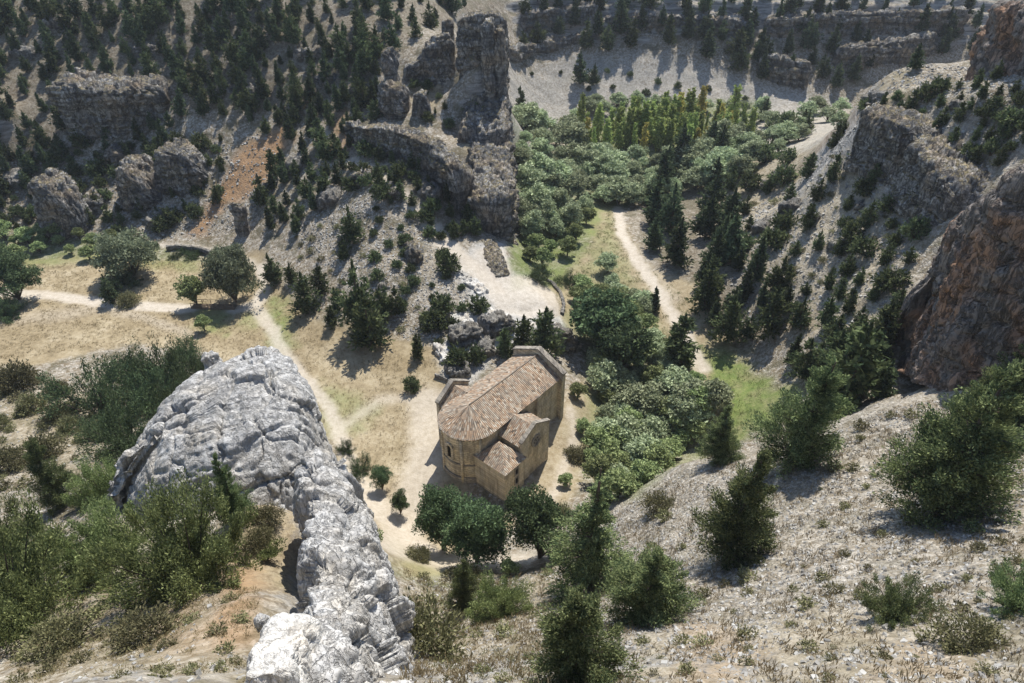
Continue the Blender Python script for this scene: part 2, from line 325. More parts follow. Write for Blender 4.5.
def leaf_mat(name, c1, c2, tr=.3, var=.5, gain=1.7):
    t = NT(name); t.t.nodes.remove(t.b)
    info = t.n('ShaderNodeObjectInfo').outputs['Random']
    p = t.objc(); n1 = t.noise(p, .9, 3, .6)
    geo = t.n('ShaderNodeNewGeometry').outputs['Random Per Island']
    f = t.math('ADD', t.math('MULTIPLY', n1, 1.0), t.math('MULTIPLY', t.math('SUBTRACT', geo, .5), var)); 
    c = t.mix(t.ramp(f, [(.28, 0.), (.72, 1.)]), c1, c2)
    hs = t.n('ShaderNodeHueSaturation'); t.l(c, hs.inputs['Color'])
    t.l(t.math('MULTIPLY', t.math('ADD', t.math('MULTIPLY', info, .6), .7), gain), hs.inputs['Value'])
    t.l(t.math('ADD', t.math('MULTIPLY', info, .035), .4825), hs.inputs['Hue'])
    d = t.n('ShaderNodeBsdfDiffuse'); t.l(hs.outputs[0], d.inputs[0])
    r = t.n('ShaderNodeBsdfTranslucent'); t.l(hs.outputs[0], r.inputs[0])
    x = t.n('ShaderNodeMixShader'); x.inputs[0].default_value = tr
    t.l(d.outputs[0], x.inputs[1]); t.l(r.outputs[0], x.inputs[2]); t.l(x.outputs[0], t.out.inputs[0])
    return t.m
M = {}
M['cliff'] = rock_mat('cliff limestone', (.50,.485,.455), (.16,.158,.155), (.40,.29,.17), .5, .65, 1., .2, .4, .4, .85, .34, .5, .85, .5, .75)
M['red'] = rock_mat('red stained limestone', (.33,.29,.26), (.11,.105,.10), (.40,.225,.13), .9, .6, .6, .2, .3, .4, .35)
M['fin'] = rock_mat('pale karst limestone', (.62,.61,.585), (.33,.32,.305), (.44,.36,.24), .3, .5, 1.3, .5, .16, .15, .1, .16, .25, 0., .08, .16)
M['white'] = rock_mat('white limestone', (.80,.775,.72), (.42,.40,.36), (.40,.27,.11), .3, .2, 2.0, .12, .5, .12, .1, .08, .2, 0., .1, .2)
M['ledge'] = rock_mat('ledge limestone', (.42,.40,.36), (.13,.125,.12), (.30,.24,.15), .3, .45, 1.6)
M['conifer'] = leaf_mat('dark pine needles', (.025,.038,.023), (.082,.102,.052))
M['juniper'] = leaf_mat('juniper sprays', (.030,.044,.023), (.100,.118,.055))
M['bushj'] = leaf_mat('green juniper bush sprays', (.055,.072,.030), (.190,.215,.090), .25, .7)
M['nearj'] = leaf_mat('near juniper sprays', (.042,.062,.030), (.155,.180,.080), .22, .7)
M['willow'] = leaf_mat('grey green willow leaves', (.125,.150,.090), (.295,.325,.200), .25)
M['sallow'] = leaf_mat('dusty sallow leaves', (.075,.092,.055), (.205,.228,.145), .25)
M['poplar'] = leaf_mat('poplar leaves', (.13,.175,.06), (.31,.36,.13), .3)
M['gold'] = leaf_mat('yellowing poplar leaves', (.22,.20,.06), (.40,.35,.12), .3)
M['broad'] = leaf_mat('dark broad leaves', (.030,.046,.024), (.085,.112,.055), .25)
M['river'] = leaf_mat('riverside leaves', (.085,.110,.050), (.230,.260,.120), .25)
M['scrub'] = leaf_mat('scrub leaves', (.060,.062,.032), (.160,.152,.080), .2)
M['dry'] = leaf_mat('dry grass blades', (.20,.16,.09), (.34,.28,.17), .2, .5, 1.1)
def bark():
    t = NT('bark'); p = t.objc(); n = t.noise(p, 3, 5, .7, .2, (1, 1, .25))
    t.bump(n, .05); return t.color(t.ramp(n, [(.3, (.05,.04,.032)), (.7, (.16,.13,.10))]))
M['bark'] = bark()

def ground_mat():
    t = NT('ground cover'); p = t.pos()
    a = t.n('ShaderNodeAttribute', attribute_name='za'); b = t.n('ShaderNodeAttribute', attribute_name='zb'); c_ = t.n('ShaderNodeAttribute', attribute_name='zc')
    def sep(x):
        s_ = t.n('ShaderNodeSeparateColor'); t.l(x.outputs['Color'], s_.inputs[0]); return s_.outputs
    path, mead, green = sep(a); orange, white, duff = sep(b); pale, tan, rock = sep(c_)
    n1 = t.noise(p, .25, 5, .65); n2 = t.noise(p, 1.3, 6, .72); n3 = t.noise(p, 7, 4, .8); n4 = t.noise(p, .06, 3, .5)
    st = t.vor(p, 2.4, 'F1', 'Color'); stg = t.n('ShaderNodeRGBToBW'); t.l(st, stg.inputs[0])
    st2 = t.vor(p, 6.5, 'F1', 'Color'); stg2 = t.n('ShaderNodeRGBToBW'); t.l(st2, stg2.inputs[0])
    edge = t.vor(p, 2.4, 'DISTANCE_TO_EDGE')
    stone = t.math('ADD', t.math('MULTIPLY', stg.outputs[0], .55), t.math('MULTIPLY', stg2.outputs[0], .45))
    scree = t.ramp(stone, [(.22, (.18,.162,.138)), (.42, (.33,.298,.245)), (.6, (.43,.392,.33)), (.8, (.54,.50,.435))])
    soil = t.ramp(n2, [(.3, (.16,.125,.08)), (.7, (.30,.25,.17))])
    scrubby = t.ramp(n3, [(.35, (.07,.065,.04)), (.65, (.17,.15,.09))])
    bareg = t.mix(t.ramp(n2, [(.42, 0.), (.56, 1.)]), soil, scree)
    base = t.mix(t.ramp(n1, [(.50, 0.), (.60, .75)]), bareg, scrubby)
    paleg = t.mix(t.ramp(n2, [(.36, .75), (.50, 0.)]), scree, soil)
    paleg = t.mix(t.ramp(n3, [(.60, 0.), (.70, .6)]), paleg, scrubby)
    base = t.mix(pale, base, paleg)
    tang = t.mix(t.ramp(n3, [(.36, 0.), (.62, 1.)]), (.27,.215,.13), (.40,.34,.22))
    base = t.mix(t.math('MULTIPLY', tan, t.ramp(n2, [(.38, .2), (.58, 1.)])), base, tang)
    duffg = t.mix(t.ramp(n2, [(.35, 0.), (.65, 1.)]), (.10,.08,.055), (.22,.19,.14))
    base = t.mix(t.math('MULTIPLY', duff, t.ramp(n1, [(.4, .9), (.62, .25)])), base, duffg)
    og = t.mix(t.ramp(n2, [(.32, 0.), (.68, 1.)]), (.28,.155,.075), (.42,.27,.15))
    base = t.mix(t.math('MULTIPLY', orange, t.ramp(n2, [(.35, .55), (.55, 1.)])), base, og)
    wg = t.mix(t.ramp(n2, [(.38, 0.), (.60, 1.)]), (.33,.32,.295), (.53,.515,.48))
    base = t.mix(t.math('MULTIPLY', white, t.ramp(n1, [(.34, .5), (.50, 1.)])), base, wg)
    mg = t.ramp(t.math('ADD', t.math('MULTIPLY', n1, .6), t.math('MULTIPLY', n2, .4)), [(.34, (.19,.15,.09)), (.47, (.31,.25,.155)), (.56, (.39,.325,.215)), (.68, (.46,.395,.285))])
    mg = t.mix(t.ramp(n3, [(.54, 0.), (.70, .55)]), mg, (.17,.14,.07))
    mg = t.mix(t.ramp(n4, [(.46, 0.), (.60, .7)]), mg, t.mix(t.ramp(n2, [(.35, 0.), (.6, 1.)]), (.16,.125,.07), (.30,.235,.14)))
    base = t.mix(mead, base, mg)
    gg = t.mix(t.ramp(n2, [(.3, 0.), (.7, 1.)]), (.10,.15,.04), (.22,.25,.085))
    base = t.mix(t.math('MULTIPLY', green, t.ramp(n1, [(.34, .5), (.55, 1.)])), base, gg)
    pg = t.mix(t.ramp(n2, [(.32, 0.), (.66, 1.)]), (.42,.365,.29), (.56,.505,.425))
    base = t.mix(t.math('MULTIPLY', path, t.ramp(n3, [(.3, .8), (.5, 1.)])), base, pg)
    # bare rock where the ground is steep
    lay = t.noise(p, .8, 5, .7, .3, (.15, .15, 1.5)); rk = t.mix(t.ramp(lay, [(.38, 0.), (.60, 1.)]), (.13,.127,.122), (.44,.42,.385))
    rk = t.mix(t.ramp(n4, [(.5, 0.), (.66, .5)]), rk, (.34,.24,.14))
    nz = t.n('ShaderNodeSeparateXYZ'); t.l(t.n('ShaderNodeNewGeometry').outputs['Normal'], nz.inputs[0])
    farw = t.math('MAXIMUM', t.math('SUBTRACT', rock, .5), 0.0); rock = t.math('MINIMUM', t.math('MULTIPLY', rock, 2.0), 1.0)
    stp = t.math('SUBTRACT', t.math('ADD', nz.outputs[2], t.math('MULTIPLY', t.math('SUBTRACT', n2, .5), .35)), t.math('MULTIPLY', farw, .75))
    base = t.mix(t.math('MULTIPLY', rock, t.ramp(stp, [(.46, 1.), (.62, 0.)])), base, rk)
    soft = t.math('MAXIMUM', path, mead)
    hh = t.math('ADD', t.math('MULTIPLY', t.math('MINIMUM', edge, .25), t.math('SUBTRACT', 1.6, t.math('MULTIPLY', tan, 1.2))), t.math('MULTIPLY', n3, .35))
    hh = t.math('MULTIPLY', hh, t.math('SUBTRACT', 1.0, t.math('MULTIPLY', soft, .85)))
    t.bump(t.math('ADD', hh, t.math('MULTIPLY', n2, .3)), .22, .9)
    return t.color(base)
M['ground'] = ground_mat()

# ------------------------------------------------------------------ the ground sheet
def make_terrain():
    nr, nc = 960, 980
    a = np.linspace(0, 1, nr); ys = -28+408*(.52*a+.48*a**2.2)
    b = np.linspace(-1, 1, nc)
    X = b[None, :]*np.minimum(64+.85*np.maximum(ys, 0), 240)[:, None]; Y = np.repeat(ys[:, None], nc, 1)
    bz = lookup(GZ, X, Y); dt = detail(X, Y, bz, lookup(ROUGH, X, Y), lookup(FARW, X, Y), np.maximum(lookup(SPURL, X, Y)*.8, lookup(LEFTL, X, Y)))
    fine = lookup(1-soft_, X, Y)*.07*fbm(X*2.4, Y*2.4, 1.1, 2)+.04*lookup(MASK['meadow'], X, Y)*fbm(X*.7, Y*.7, 5, 2)
    Z = bz+dt+fine
    me = mesh_np('terrain', np.stack([X, Y, Z], -1).reshape(-1, 3), gridq(nr, nc), M['ground'], True)
    n = nr*nc
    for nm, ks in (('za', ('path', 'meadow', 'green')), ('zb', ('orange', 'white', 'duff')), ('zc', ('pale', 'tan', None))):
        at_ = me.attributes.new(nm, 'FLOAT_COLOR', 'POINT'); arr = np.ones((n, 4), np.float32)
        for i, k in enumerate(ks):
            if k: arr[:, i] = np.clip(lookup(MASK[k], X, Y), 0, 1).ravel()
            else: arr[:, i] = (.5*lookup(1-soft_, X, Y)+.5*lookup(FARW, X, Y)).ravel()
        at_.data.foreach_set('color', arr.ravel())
    o = link('terrain', me); tag(o, 'rocky canyon ground with dry meadow, pale paths and scree slopes', 'terrain', kind='structure')
make_terrain()
hz = NT('thin haze'); hz.t.nodes.remove(hz.b); pv = hz.n('ShaderNodeVolumePrincipled'); pv.inputs['Density'].default_value = .00014; pv.inputs['Color'].default_value = (.86,.92,1,1); pv.inputs['Anisotropy'].default_value = .2
hz.l(pv.outputs[0], hz.out.inputs['Volume'])
hb = MB(); hb.box(-340, 340, -90, 420, -22, 104); tag(hb.build('haze', hz.m), 'thin bluish haze in the canyon air', 'haze', kind='stuff')

# ------------------------------------------------------------------ rocks: lofted along a line, displaced into layers, cracks and lumps
def cells(X, Y, Z, seed):
    # faceted blocks: nearest random lattice point, its own push and its own tilted face
    xi, yi, zi = np.floor(X), np.floor(Y), np.floor(Z); best = np.full(X.shape, 1e9); sec = np.full(X.shape, 1e9); val = np.zeros(X.shape)
    for a in (-1, 0, 1):
        for b in (-1, 0, 1):
            for c in (-1, 0, 1):
                cx, cy, cz = xi+a, yi+b, zi+c; h = cx*127.1+cy*311.7+cz*74.7+seed*17.3
                px, py, pz = cx+hash1(h), cy+hash1(h+1.7), cz+hash1(h+3.1)
                dx, dy, dz = X-px, Y-py, Z-pz; d = dx*dx+dy*dy+dz*dz
                t_ = (hash1(h+5.3)-.5)+.9*((hash1(h+6.1)-.5)*dx+(hash1(h+7.7)-.5)*dy+(hash1(h+8.9)-.5)*dz)
                n_ = d < best; sec = np.where(n_, best, np.minimum(sec, d)); val = np.where(n_, t_, val); best = np.where(n_, d, best)
    return val, np.sqrt(sec)-np.sqrt(best)
rk = 'rock'
def rock(name, label, cat, mat, st, sp=.35, rough=.5, strata=.5, per=1.6, crack=.5, cap=1.5, pl=.4, pr=.4, lean=0.0, caves=(), seed=0, group=None, fs=1.0, droop=.45, cw=1.0, flute=0.0, c2w=1.0, mw=1.0, cap1=None):
    st = np.array(st, float)                      # x, y, z base, z top, half width left, half width right (seen along the line)
    seg = np.r_[0, np.cumsum(np.hypot(*np.diff(st[:, :2], axis=0).T))]; L = seg[-1]
    ns = max(8, int(L/sp)+1); s = np.linspace(0, L, ns)
    cs = np.array([np.interp(s, seg, st[:, i]) for i in range(6)]).T
    kk = max(1, int(.8/(L/ns)))                   # soften the corners of the line
    for i in range(6):
        pad = np.r_[[cs[0, i]]*kk, cs[:, i], [cs[-1, i]]*kk]; cs[:, i] = np.convolve(pad, np.ones(2*kk+1)/(2*kk+1), 'valid')
    d = np.gradient(cs[:, :2], axis=0); d /= np.linalg.norm(d, axis=1)[:, None]+1e-9
    nrm = np.stack([-d[:, 1], d[:, 0]], 1)
    e = np.minimum(np.minimum(s/cap, (L-s)/(cap1 or cap)), 1); e = np.sqrt(np.maximum(1-(1-e)**2, .0004))
    hmax = (cs[:, 3]-cs[:, 2]).max(); nr = int((2*hmax+(cs[:, 4]+cs[:, 5]).max())/sp)+8
    ph = np.linspace(0, math.pi, 400); 
    co, si = np.cos(ph), np.sin(ph)
    ox = np.where(co > 0, np.abs(co)**pr, -np.abs(co)**pl); oz = np.where(co > 0, si**pr, si**pl)
    hw_m, h_m = cs[:, 4:].mean(), (cs[:, 3]-cs[:, 2]).mean()
    arc = np.r_[0, np.cumsum(np.hypot(np.diff(ox)*hw_m, np.diff(oz)*h_m))]; u = np.linspace(0, arc[-1], nr)
    ox, oz = np.interp(u, arc, ox), np.interp(u, arc, oz)
    wd = np.where(ox[None, :] > 0, cs[:, 5:6], cs[:, 4:5])*e[:, None]
    H = (cs[:, 3]-cs[:, 2])[:, None]*(1-droop+droop*e)[:, None]
    off = ox[None, :]*wd+lean*(oz[None, :]**3)
    X = cs[:, 0:1]+nrm[:, 0:1]*off; Y = cs[:, 1:2]+nrm[:, 1:2]*off; Z = cs[:, 2:3]+oz[None, :]*H
    A = np.stack([X, Y, Z], -1)
    def normals(A):
        n = np.cross(np.gradient(A, axis=1), np.gradient(A, axis=0)); n /= np.linalg.norm(n, axis=2)[..., None]+1e-9; return n
    n = normals(A); ctr = np.stack([cs[:, 0], cs[:, 1], (cs[:, 2]+cs[:, 3])/2], -1)[:, None, :]
    if ((A-ctr)*n).sum() < 0: n = -n
    f = fs; o = seed*13.7
    big = fbm(X*.13*f+o, Y*.13*f, Z*.13*f, 4); med = fbm(X*.5*f+o, Y*.5*f, Z*.4*f, 4, .55, True)
    q = (Z+1.2/f*fbm(X*.15*f, Y*.15*f, Z*.1*f+o, 3))/per; fl = np.floor(q); fr = q-fl
    lv = hash1(fl+o); lv2 = hash1(fl+1+o); lay = lv+(lv2-lv)*sstep(.82, 1, fr)-.9*sstep(.10, 0, fr)*1.0-.6*sstep(.9, 1.0, fr)*(1-fr)
    steep = np.clip(1-np.abs(n[..., 2]), 0, 1)
    ck = sstep(.10, 0.0, np.abs(fbm(X*.32*f+o, Y*.32*f, Z*.05*f, 3)))*.8+sstep(.05, 0., np.abs(fbm(X*.9*f+o, Y*.9*f, Z*.3*f+5, 2)))*.35
    wx, wy, wz = X+.5/f*fbm(X*.8*f, Y*.8*f, Z*.8*f, 2), Y+.5/f*fbm(X*.8*f+9, Y*.8*f, Z*.8*f, 2), Z+.3/f*fbm(X*.8*f, Y*.8*f+9, Z*.8*f, 2)
    c1, e1 = cells(wx*.5*f, wy*.5*f, wz*.26*f, seed); c2, e2 = cells(wx*1.5*f, wy*1.5*f, wz*1.1*f, seed+5)
    dis = rough*(.9*big+mw*.25*(med-.4)+cw*(2.0*c1-.7*sstep(.14, 0, e1)+c2w*(.55*c2-.3*sstep(.12, 0, e2))))+strata*1.7*(lay-.5)*(.15+.85*steep)-crack*ck*(.35+.65*steep)
    if flute:                                     # grooves that run down the slope of the rock
        ss = np.repeat(s[:, None], nr, 1)+.55*fbm(X*.35, Y*.35, Z*.35, 3); uu = np.repeat(u[None, :], ns, 0)
        g1 = sstep(.10, 0, np.abs(perlin(ss*.5+o, uu*.04, o)))*sstep(-.3, .2, perlin(ss*.2, uu*.12, 4.)); g2 = sstep(.10, 0, np.abs(perlin(ss*1.5+o, uu*.08, 9.)))*sstep(-.2, .3, perlin(ss*.4, uu*.2, 14.)); g3 = fbm(ss*3., uu*.25, o, 4, .6, True)
        dis = dis-flute*(1.0*g1+.45*g2-mw*.4*(g3-.45))
    dis = dis*np.clip(e, .25, 1)[:, None]
    A = A+n*dis[..., None]
    A = A+normals(A)*(mw*rough*.09*fbm(A[..., 0]*2.1*f, A[..., 1]*2.1*f, A[..., 2]*2.1*f+o, 3, .6, True))[..., None]
    for c, r, dep in caves:
        c = np.array(c); w_ = np.exp(-(((A-c)/np.array(r))**2).sum(-1)**2)
        back = c/np.linalg.norm(c[:2]); A = A+np.array([back[0]*.55+.35, back[1], .05])*(w_*dep)[..., None]
    base = np.array([cs[:, 0].mean(), cs[:, 1].mean(), 0]); base[2] = gz(base[0], base[1])
    Q = gridq(ns, nr); V = (A-base).reshape(-1, 3)
    # close the two ends
    V = np.concatenate([V, [(A[0].mean(0)-base), (A[-1].mean(0)-base)]]); n0 = ns*nr
    o_ = link(name, mesh_np(name, V, Q, mat, True), None, base)
    return tag(o_, label, cat, group)
def stn(u, vb, vt, hw, dz=3.0, back=None):
    """station of a cliff seen in the photo: foot at (u, vb) on the ground, top at row vt"""
    p = at(u, vb); zt = top_z(p[1], vt); d = p/np.linalg.norm(p); b = hw if back is None else back
    return (p[0]+d[0]*b, p[1]+d[1]*b, float(lookup(GZ, p[0], p[1]))-dz, zt, hw, hw)
rock('cliff', 'square grey cliff block with a flat grassy top at the end of the spur', 'cliff', M['cliff'],
     [(-4.3,130.5,0,15.2,5.2,5.2),(-4.2,138,2,16.2,5.2,5.2),(-4.6,146,6,18.5,5.4,5.4),(-5,152,8,20,5.6,5.4)], .33, .55, .55, 2.2, .8, 1.6, .28, .28, seed=1)
rock('cliff', 'grey rock step under the big round juniper on the spur', 'cliff', M['cliff'],
     [(-6.4,150.5,10,22,6.2,6.0),(-6.4,158,12,24,6.4,6),(-6.6,166,15,26,6.6,5.6)], .36, .5, .5, 1.8, .7, 1.5, .3, .3, seed=2)
rock('rock_pillar', 'tall grey twin rock pillar standing highest on the spur', rk, M['cliff'],
     [(-5.2,162.6,20,42.2,1.5,1.5),(-5.4,167.5,20,42.4,1.7,1.6)], .28, .4, .3, 2.6, .5, 1.4, .3, .3, seed=3, droop=.06)
rock('rock_pillar', 'slim grey rock pillar beside the twin pillar at the spur edge', rk, M['cliff'],
     [(-2.6,162.9,18,40.6,1.35,1.3),(-2.6,168,18,41.2,1.4,1.4)], .28, .4, .3, 2.4, .5, 1.3, .3, .3, seed=4, droop=.06)
rock('cliff', 'shaded rock wall behind and beside the tall twin pillar', 'cliff', M['cliff'],
     [(-13,171,20,41,2.2,2.2),(-9,170.2,20,42.5,2.4,2.4),(-5,171,20,43,2.4,2.4),(-1,173,18,41,2.4,2.4)], .36, .5, .4, 2.2, .6, 1.4, .3, .3, seed=5, droop=.1)
rock('rock_pillar', 'rounded grey rock pinnacle with a stacked top left of the spur cliffs', rk, M['cliff'],
     [stn(387,108,56,2.4), stn(394,110,49,2.9), stn(401,112,58,2.4)], .3, .5, .5, 2.8, .5, 1.6, .45, .45, seed=6, droop=.2)
rock('rock_pillar', 'broad grey rock shoulder at the foot of the stacked pinnacle', rk, M['cliff'],
     [stn(382,118,88,3.0), stn(396,120,84,3.4), stn(411,120,91,3.0)], .3, .5, .55, 1.9, .5, 1.6, .4, .4, seed=7, droop=.3)
rock('boulder', 'grey rounded boulder between the pinnacle and the round juniper', 'boulder', M['cliff'],
     [stn(414,117,96,1.6), stn(424,119,93,1.9), stn(432,121,99,1.5)], .3, .5, .4, 1.5, .4, 1.8, .5, .5, seed=8)
rock('cliff', 'curved grey rock wall under pines between pinnacle and pillar', 'cliff', M['cliff'],
     [stn(404,84,70,1.6), stn(420,82,60,1.8), stn(430,84,46,2.0), stn(444,86,36,2.0), stn(456,78,34,2.0)], .34, .5, .5, 2.0, .5, 1.5, .35, .35, seed=9)
rock('rock_pillar', 'small square pale rock standing above the curved rock wall', rk, M['cliff'],
     [stn(442,46,22,1.7), stn(455,44,19,1.8)], .3, .45, .5, 1.8, .5, 1.4, .35, .35, seed=10, droop=.15)
rock('cliff', 'long overhanging rock ledge running down the shaded side of the spur', 'cliff', M['cliff'],
     [stn(352,142,122,2.6), stn(372,148,126,2.8), stn(395,153,128,3.0), stn(418,163,133,3.0), stn(438,180,144,3.0), stn(455,202,158,3.0), stn(468,226,172,2.6)],
     .36, .6, .8, 1.7, .6, 2., .35, .35, lean=-1.6, seed=11)
rock('cliff', 'pale grey cliff band with a dark hollow below among hillside pines', 'cliff', M['cliff'],
     [stn(88,134,86,6), stn(92,137,82,7), stn(92,140,79,7), stn(116,139,84,7), stn(140,131,89,7), stn(160,124,84,6.5), stn(178,114,86,5)],
     .36, .7, .7, 2.8, .9, 3., .22, .22, lean=-1.8, seed=12)
rock('cliff', 'dark grey leaning rock above the riverside bushes on the hillside foot', 'cliff', M['cliff'],
     [stn(58,232,190,4), stn(62,234,184,5), stn(70,236,180,5), stn(82,238,192,4), stn(92,240,216,3)], .34, .6, .5, 2.6, .9, 3.5, .3, .3, seed=13)
rock('rock_outcrop', 'grey rock nose on the hillside below the pale cliff band', rk, M['cliff'],
     [stn(132,204,178,5), stn(147,211,164,5.5), stn(160,213,178,5), stn(170,214,196,4)], .32, .6, .5, 2.2, .9, 3.0, .3, .3, seed=14)
rock('rock_outcrop', 'grey rock face beside the orange scree on the hillside', rk, M['cliff'],
     [stn(174,190,160,4.5), stn(186,197,150,5), stn(198,196,154,5), stn(214,190,166,4)], .32, .6, .5, 2.2, .9, 3.0, .3, .3, seed=15)
rock('rock_pillar', 'small upright grey stone pillar at the foot of the hillside scree', rk, M['cliff'],
     [stn(239,236,205,.8), stn(246,237,203,.9), stn(251,236,210,.7)], .2, .3, .3, 1.2, .3, .9, .4, .4, seed=16, droop=.2)
rock('cliff', 'shaded cliff band below the bushy plateau on the right slope', 'cliff', M['cliff'],
     [stn(864,158,112,5), stn(870,163,112,6.5), stn(880,166,117,7), stn(905,174,128,7), stn(928,184,143,7), stn(938,204,160,7), stn(948,225,180,6), stn(958,240,205,5)],
     .38, .5, .5, 3.0, .9, 3., .18, .18, seed=17)
BC = [stn(886,345,300,3.2, 5), stn(900,350,276,3.8, 5), stn(918,356,252,4.2, 5), stn(934,366,238,4.4, 5), stn(960,378,218,5, 5), stn(985,384,186,5.4, 5), stn(1012,388,146,5.8, 5), stn(1045,392,128,6, 5), stn(1100,400,90,6, 5), stn(1180,410,60,6, 5)]
cv = stn(940,362,252,4.2,5); cv = np.array(cv[:2])-5*np.array(cv[:2])/np.hypot(*cv[:2]); cvz = top_z(cv[1], 316)
rock('cliff', 'huge reddish overhanging cliff with a dark cave at its foot', 'cliff', M['red'], BC, .3, .85, .3, 3.4, .5, 2.4, .32, .32, lean=-2.0, cw=.55, fs=.62,
     caves=[((cv[0]+1.0, cv[1], cvz), (5.2, 5.2, 4.6), 8.5), ((cv[0]+3.5, cv[1]-1.5, cvz-1.5), (3.2, 3.2, 3.2), 4.0)], seed=18)
rock('rock_pillar', 'square reddish rock tower on the far edge of the plateau', rk, M['red'],
     [stn(988,74,9,4), stn(1005,74,5,4.6), stn(1030,74,4,4.6), stn(1060,74,10,4.6)], .45, .7, .5, 2.6, .7, 1.8, .25, .25, seed=19, droop=.1)
# near fins
rock('rock_fin', 'big pale rock fin with a steep smooth right flank overlooking the meadow', rk, M['fin'],
     [(-27.5,52.6,6,34.2,15,4),(-25.0,49.6,6,36.6,17,5),(-22.6,46.2,8,37.9,18,5.2),(-21.2,43.4,10,37.5,17,4.6),(-20.3,40.0,12,36.4,16,4.2),(-19.4,36.6,14,34.8,14,3.8),(-18.6,33.6,18,33.2,11,3.2)],
     .11, .6, .0, 1.9, .15, 2.2, .85, .42, seed=21, fs=.75, droop=.25, cw=.6, cap1=7.0, flute=.6, c2w=.3, mw=.6)
rock('rock_fin', 'narrow jagged pale rock fin in front of the big fin', rk, M['fin'],
     [(-14.2,34.8,14,39.6,1.1,3.0),(-13.4,32.4,16,41.8,1.4,3.6),(-12.3,29.4,17,42.3,1.5,4.0),(-11.2,26,18,43.2,1.6,4.1),(-10.0,22.6,20,45.0,1.7,4.2),(-8.8,19,22,46.8,1.8,4.1),(-7.7,15.5,26,48.9,1.8,3.7),(-6.9,11.5,30,50.8,1.8,3.2),(-6.1,8,34,52,2,3)],
     .085, .55, .0, 1.4, .5, 1.2, .5, .8, seed=22, fs=.85, droop=.15, cw=1.0, flute=.55, c2w=.5, mw=.6)
rock('boulder', 'smooth white boulder perched at the near end of the jagged fin', 'boulder', M['white'],
     [(-8.5,15.6,46,50.3,.8,.8),(-8.5,14.2,46,51.4,1.15,1.1),(-8.4,12.6,46,52.1,1.25,1.15),(-8.1,11.2,46,52.6,1.1,1.0)], .05, .2, .12, .9, .22, .8, .4, .4, seed=23, fs=1.6, cw=.5, flute=.1)
rock('boulder', 'flat white rock slab at the bottom edge beside dry straw', 'boulder', M['white'],
     [(-5.2,10.4,50,53.1,.7,.7),(-4.0,10.5,50,53.4,.9,.9),(-2.8,10.4,50,53.1,.8,.7)], .06, .25, .15, .7, .2, .8, .55, .55, seed=24, fs=2.6)
for k, (x, y, z, r, lab) in enumerate(((-11.2,17.2,46.6,.55,'small grey boulder in the shade below the large bush'),(-28.5,51.0,35.0,1.1,'grey block at the far left corner of the big fin'))):
    rock('boulder', lab, 'boulder', M['fin'], [(x-r,y,z-2,z+r*.5,r*.6,r*.6),(x,y+.1*r,z-2,z+r*.8,r,r),(x+r,y,z-2,z+r*.45,r*.6,r*.6)], .07, .25, .2, .6, .25, r*.8, .5, .5, seed=30+k, fs=2.4)
for k, (a, lab) in enumerate((([(450,356,330),(464,352,322),(478,346,322)], 'pale layered ledge under bushes behind the chapel'), ([(482,344,316),(496,340,312),(510,334,310)], 'pale layered ledge below the white rock terrace'),
      ([(445,384,372),(456,380,366),(468,376,362)], 'low pale rock beside the near transept of the chapel'), ([(470,366,350),(484,360,344),(496,356,342)], 'pale rock step touching the chapel roof line'), ([(548,350,326),(562,352,322),(574,352,330)], 'grey rock edge between the terrace and the river trees'))):
    rock('rock_ledge', lab, rk, M['ledge'], [stn(u, b, b-(b-t_)*.62, 2.2, 2) for u, b, t_ in a], .2, .45, .6, .9, .5, .8, .3, .3, seed=40+k, fs=1.3)
for k, (a, lab) in enumerate((([(452,322,317),(464,330,325),(474,342,337)], 'low pale bedrock slab stepping down left of the terrace edge'), ([(484,318,313),(496,324,319),(510,328,323)], 'low pale bedrock slab along the front edge of the terrace'), ([(518,330,325),(532,334,329),(546,336,331)], 'low pale bedrock slab behind the chapel gable'), ([(462,352,347),(472,358,353),(482,362,357)], 'low pale bedrock slab close above the chapel roof'), ([(470,286,282),(478,294,290),(486,302,298)], 'low pale bedrock slab on the trail side of the terrace'), ([(440,352,346),(448,362,356),(452,372,366)], 'low pale bedrock slab at the meadow edge near the chapel'))):
    rock('rock_ledge', lab, rk, M['white'], [stn(u, b, t_, 1.6, 1.5) for u, b, t_ in a], .16, .3, .35, .5, .4, .7, .25, .25, seed=140+k, fs=1.6)
OUT = [(120,170,152,22),(30,60,48,26),(215,40,30,26),(310,62,50,22),(260,98,88,22),(20,190,176,22),(100,215,200,18),(160,240-10,218,16),(225,100,86,20),(60,30,18,24),(330,210,196,18),(300,170,160,18),(362,188,176,16),(395,205,190,18),(350,245,236,14),(415,268,252,16),(385,300,290,14),
       (430,205,188,18),(330,85,74,20),(150,55,44,24),(265,200,190,14),(70,160,150,20)]
OUTO = []
for k, (u, b, t_, L_) in enumerate(OUT):
    OUTO.append(rock('rock_outcrop', '', rk, M['ledge' if k % 3 else 'cliff'], [stn(u-L_*.7, b+1, t_+4, 3, 2), stn(u, b, t_, 3.4, 2), stn(u+L_*.7, b-1, t_+3, 3, 2)], .26, .5, .6, 1.4, .8, 2.4, .28, .28, seed=60+k, fs=1.4, group='rock outcrops on the hillside'))
OUT2 = [(760,235,226,16),(790,215,204,18),(835,255,244,18),(815,225,216,14),(770,190,182,14),(860,215,204,16),(850,275,266,14),(905,120,112,20),(880,100,94,18),(960,112,102,22),(930,92,86,16)]
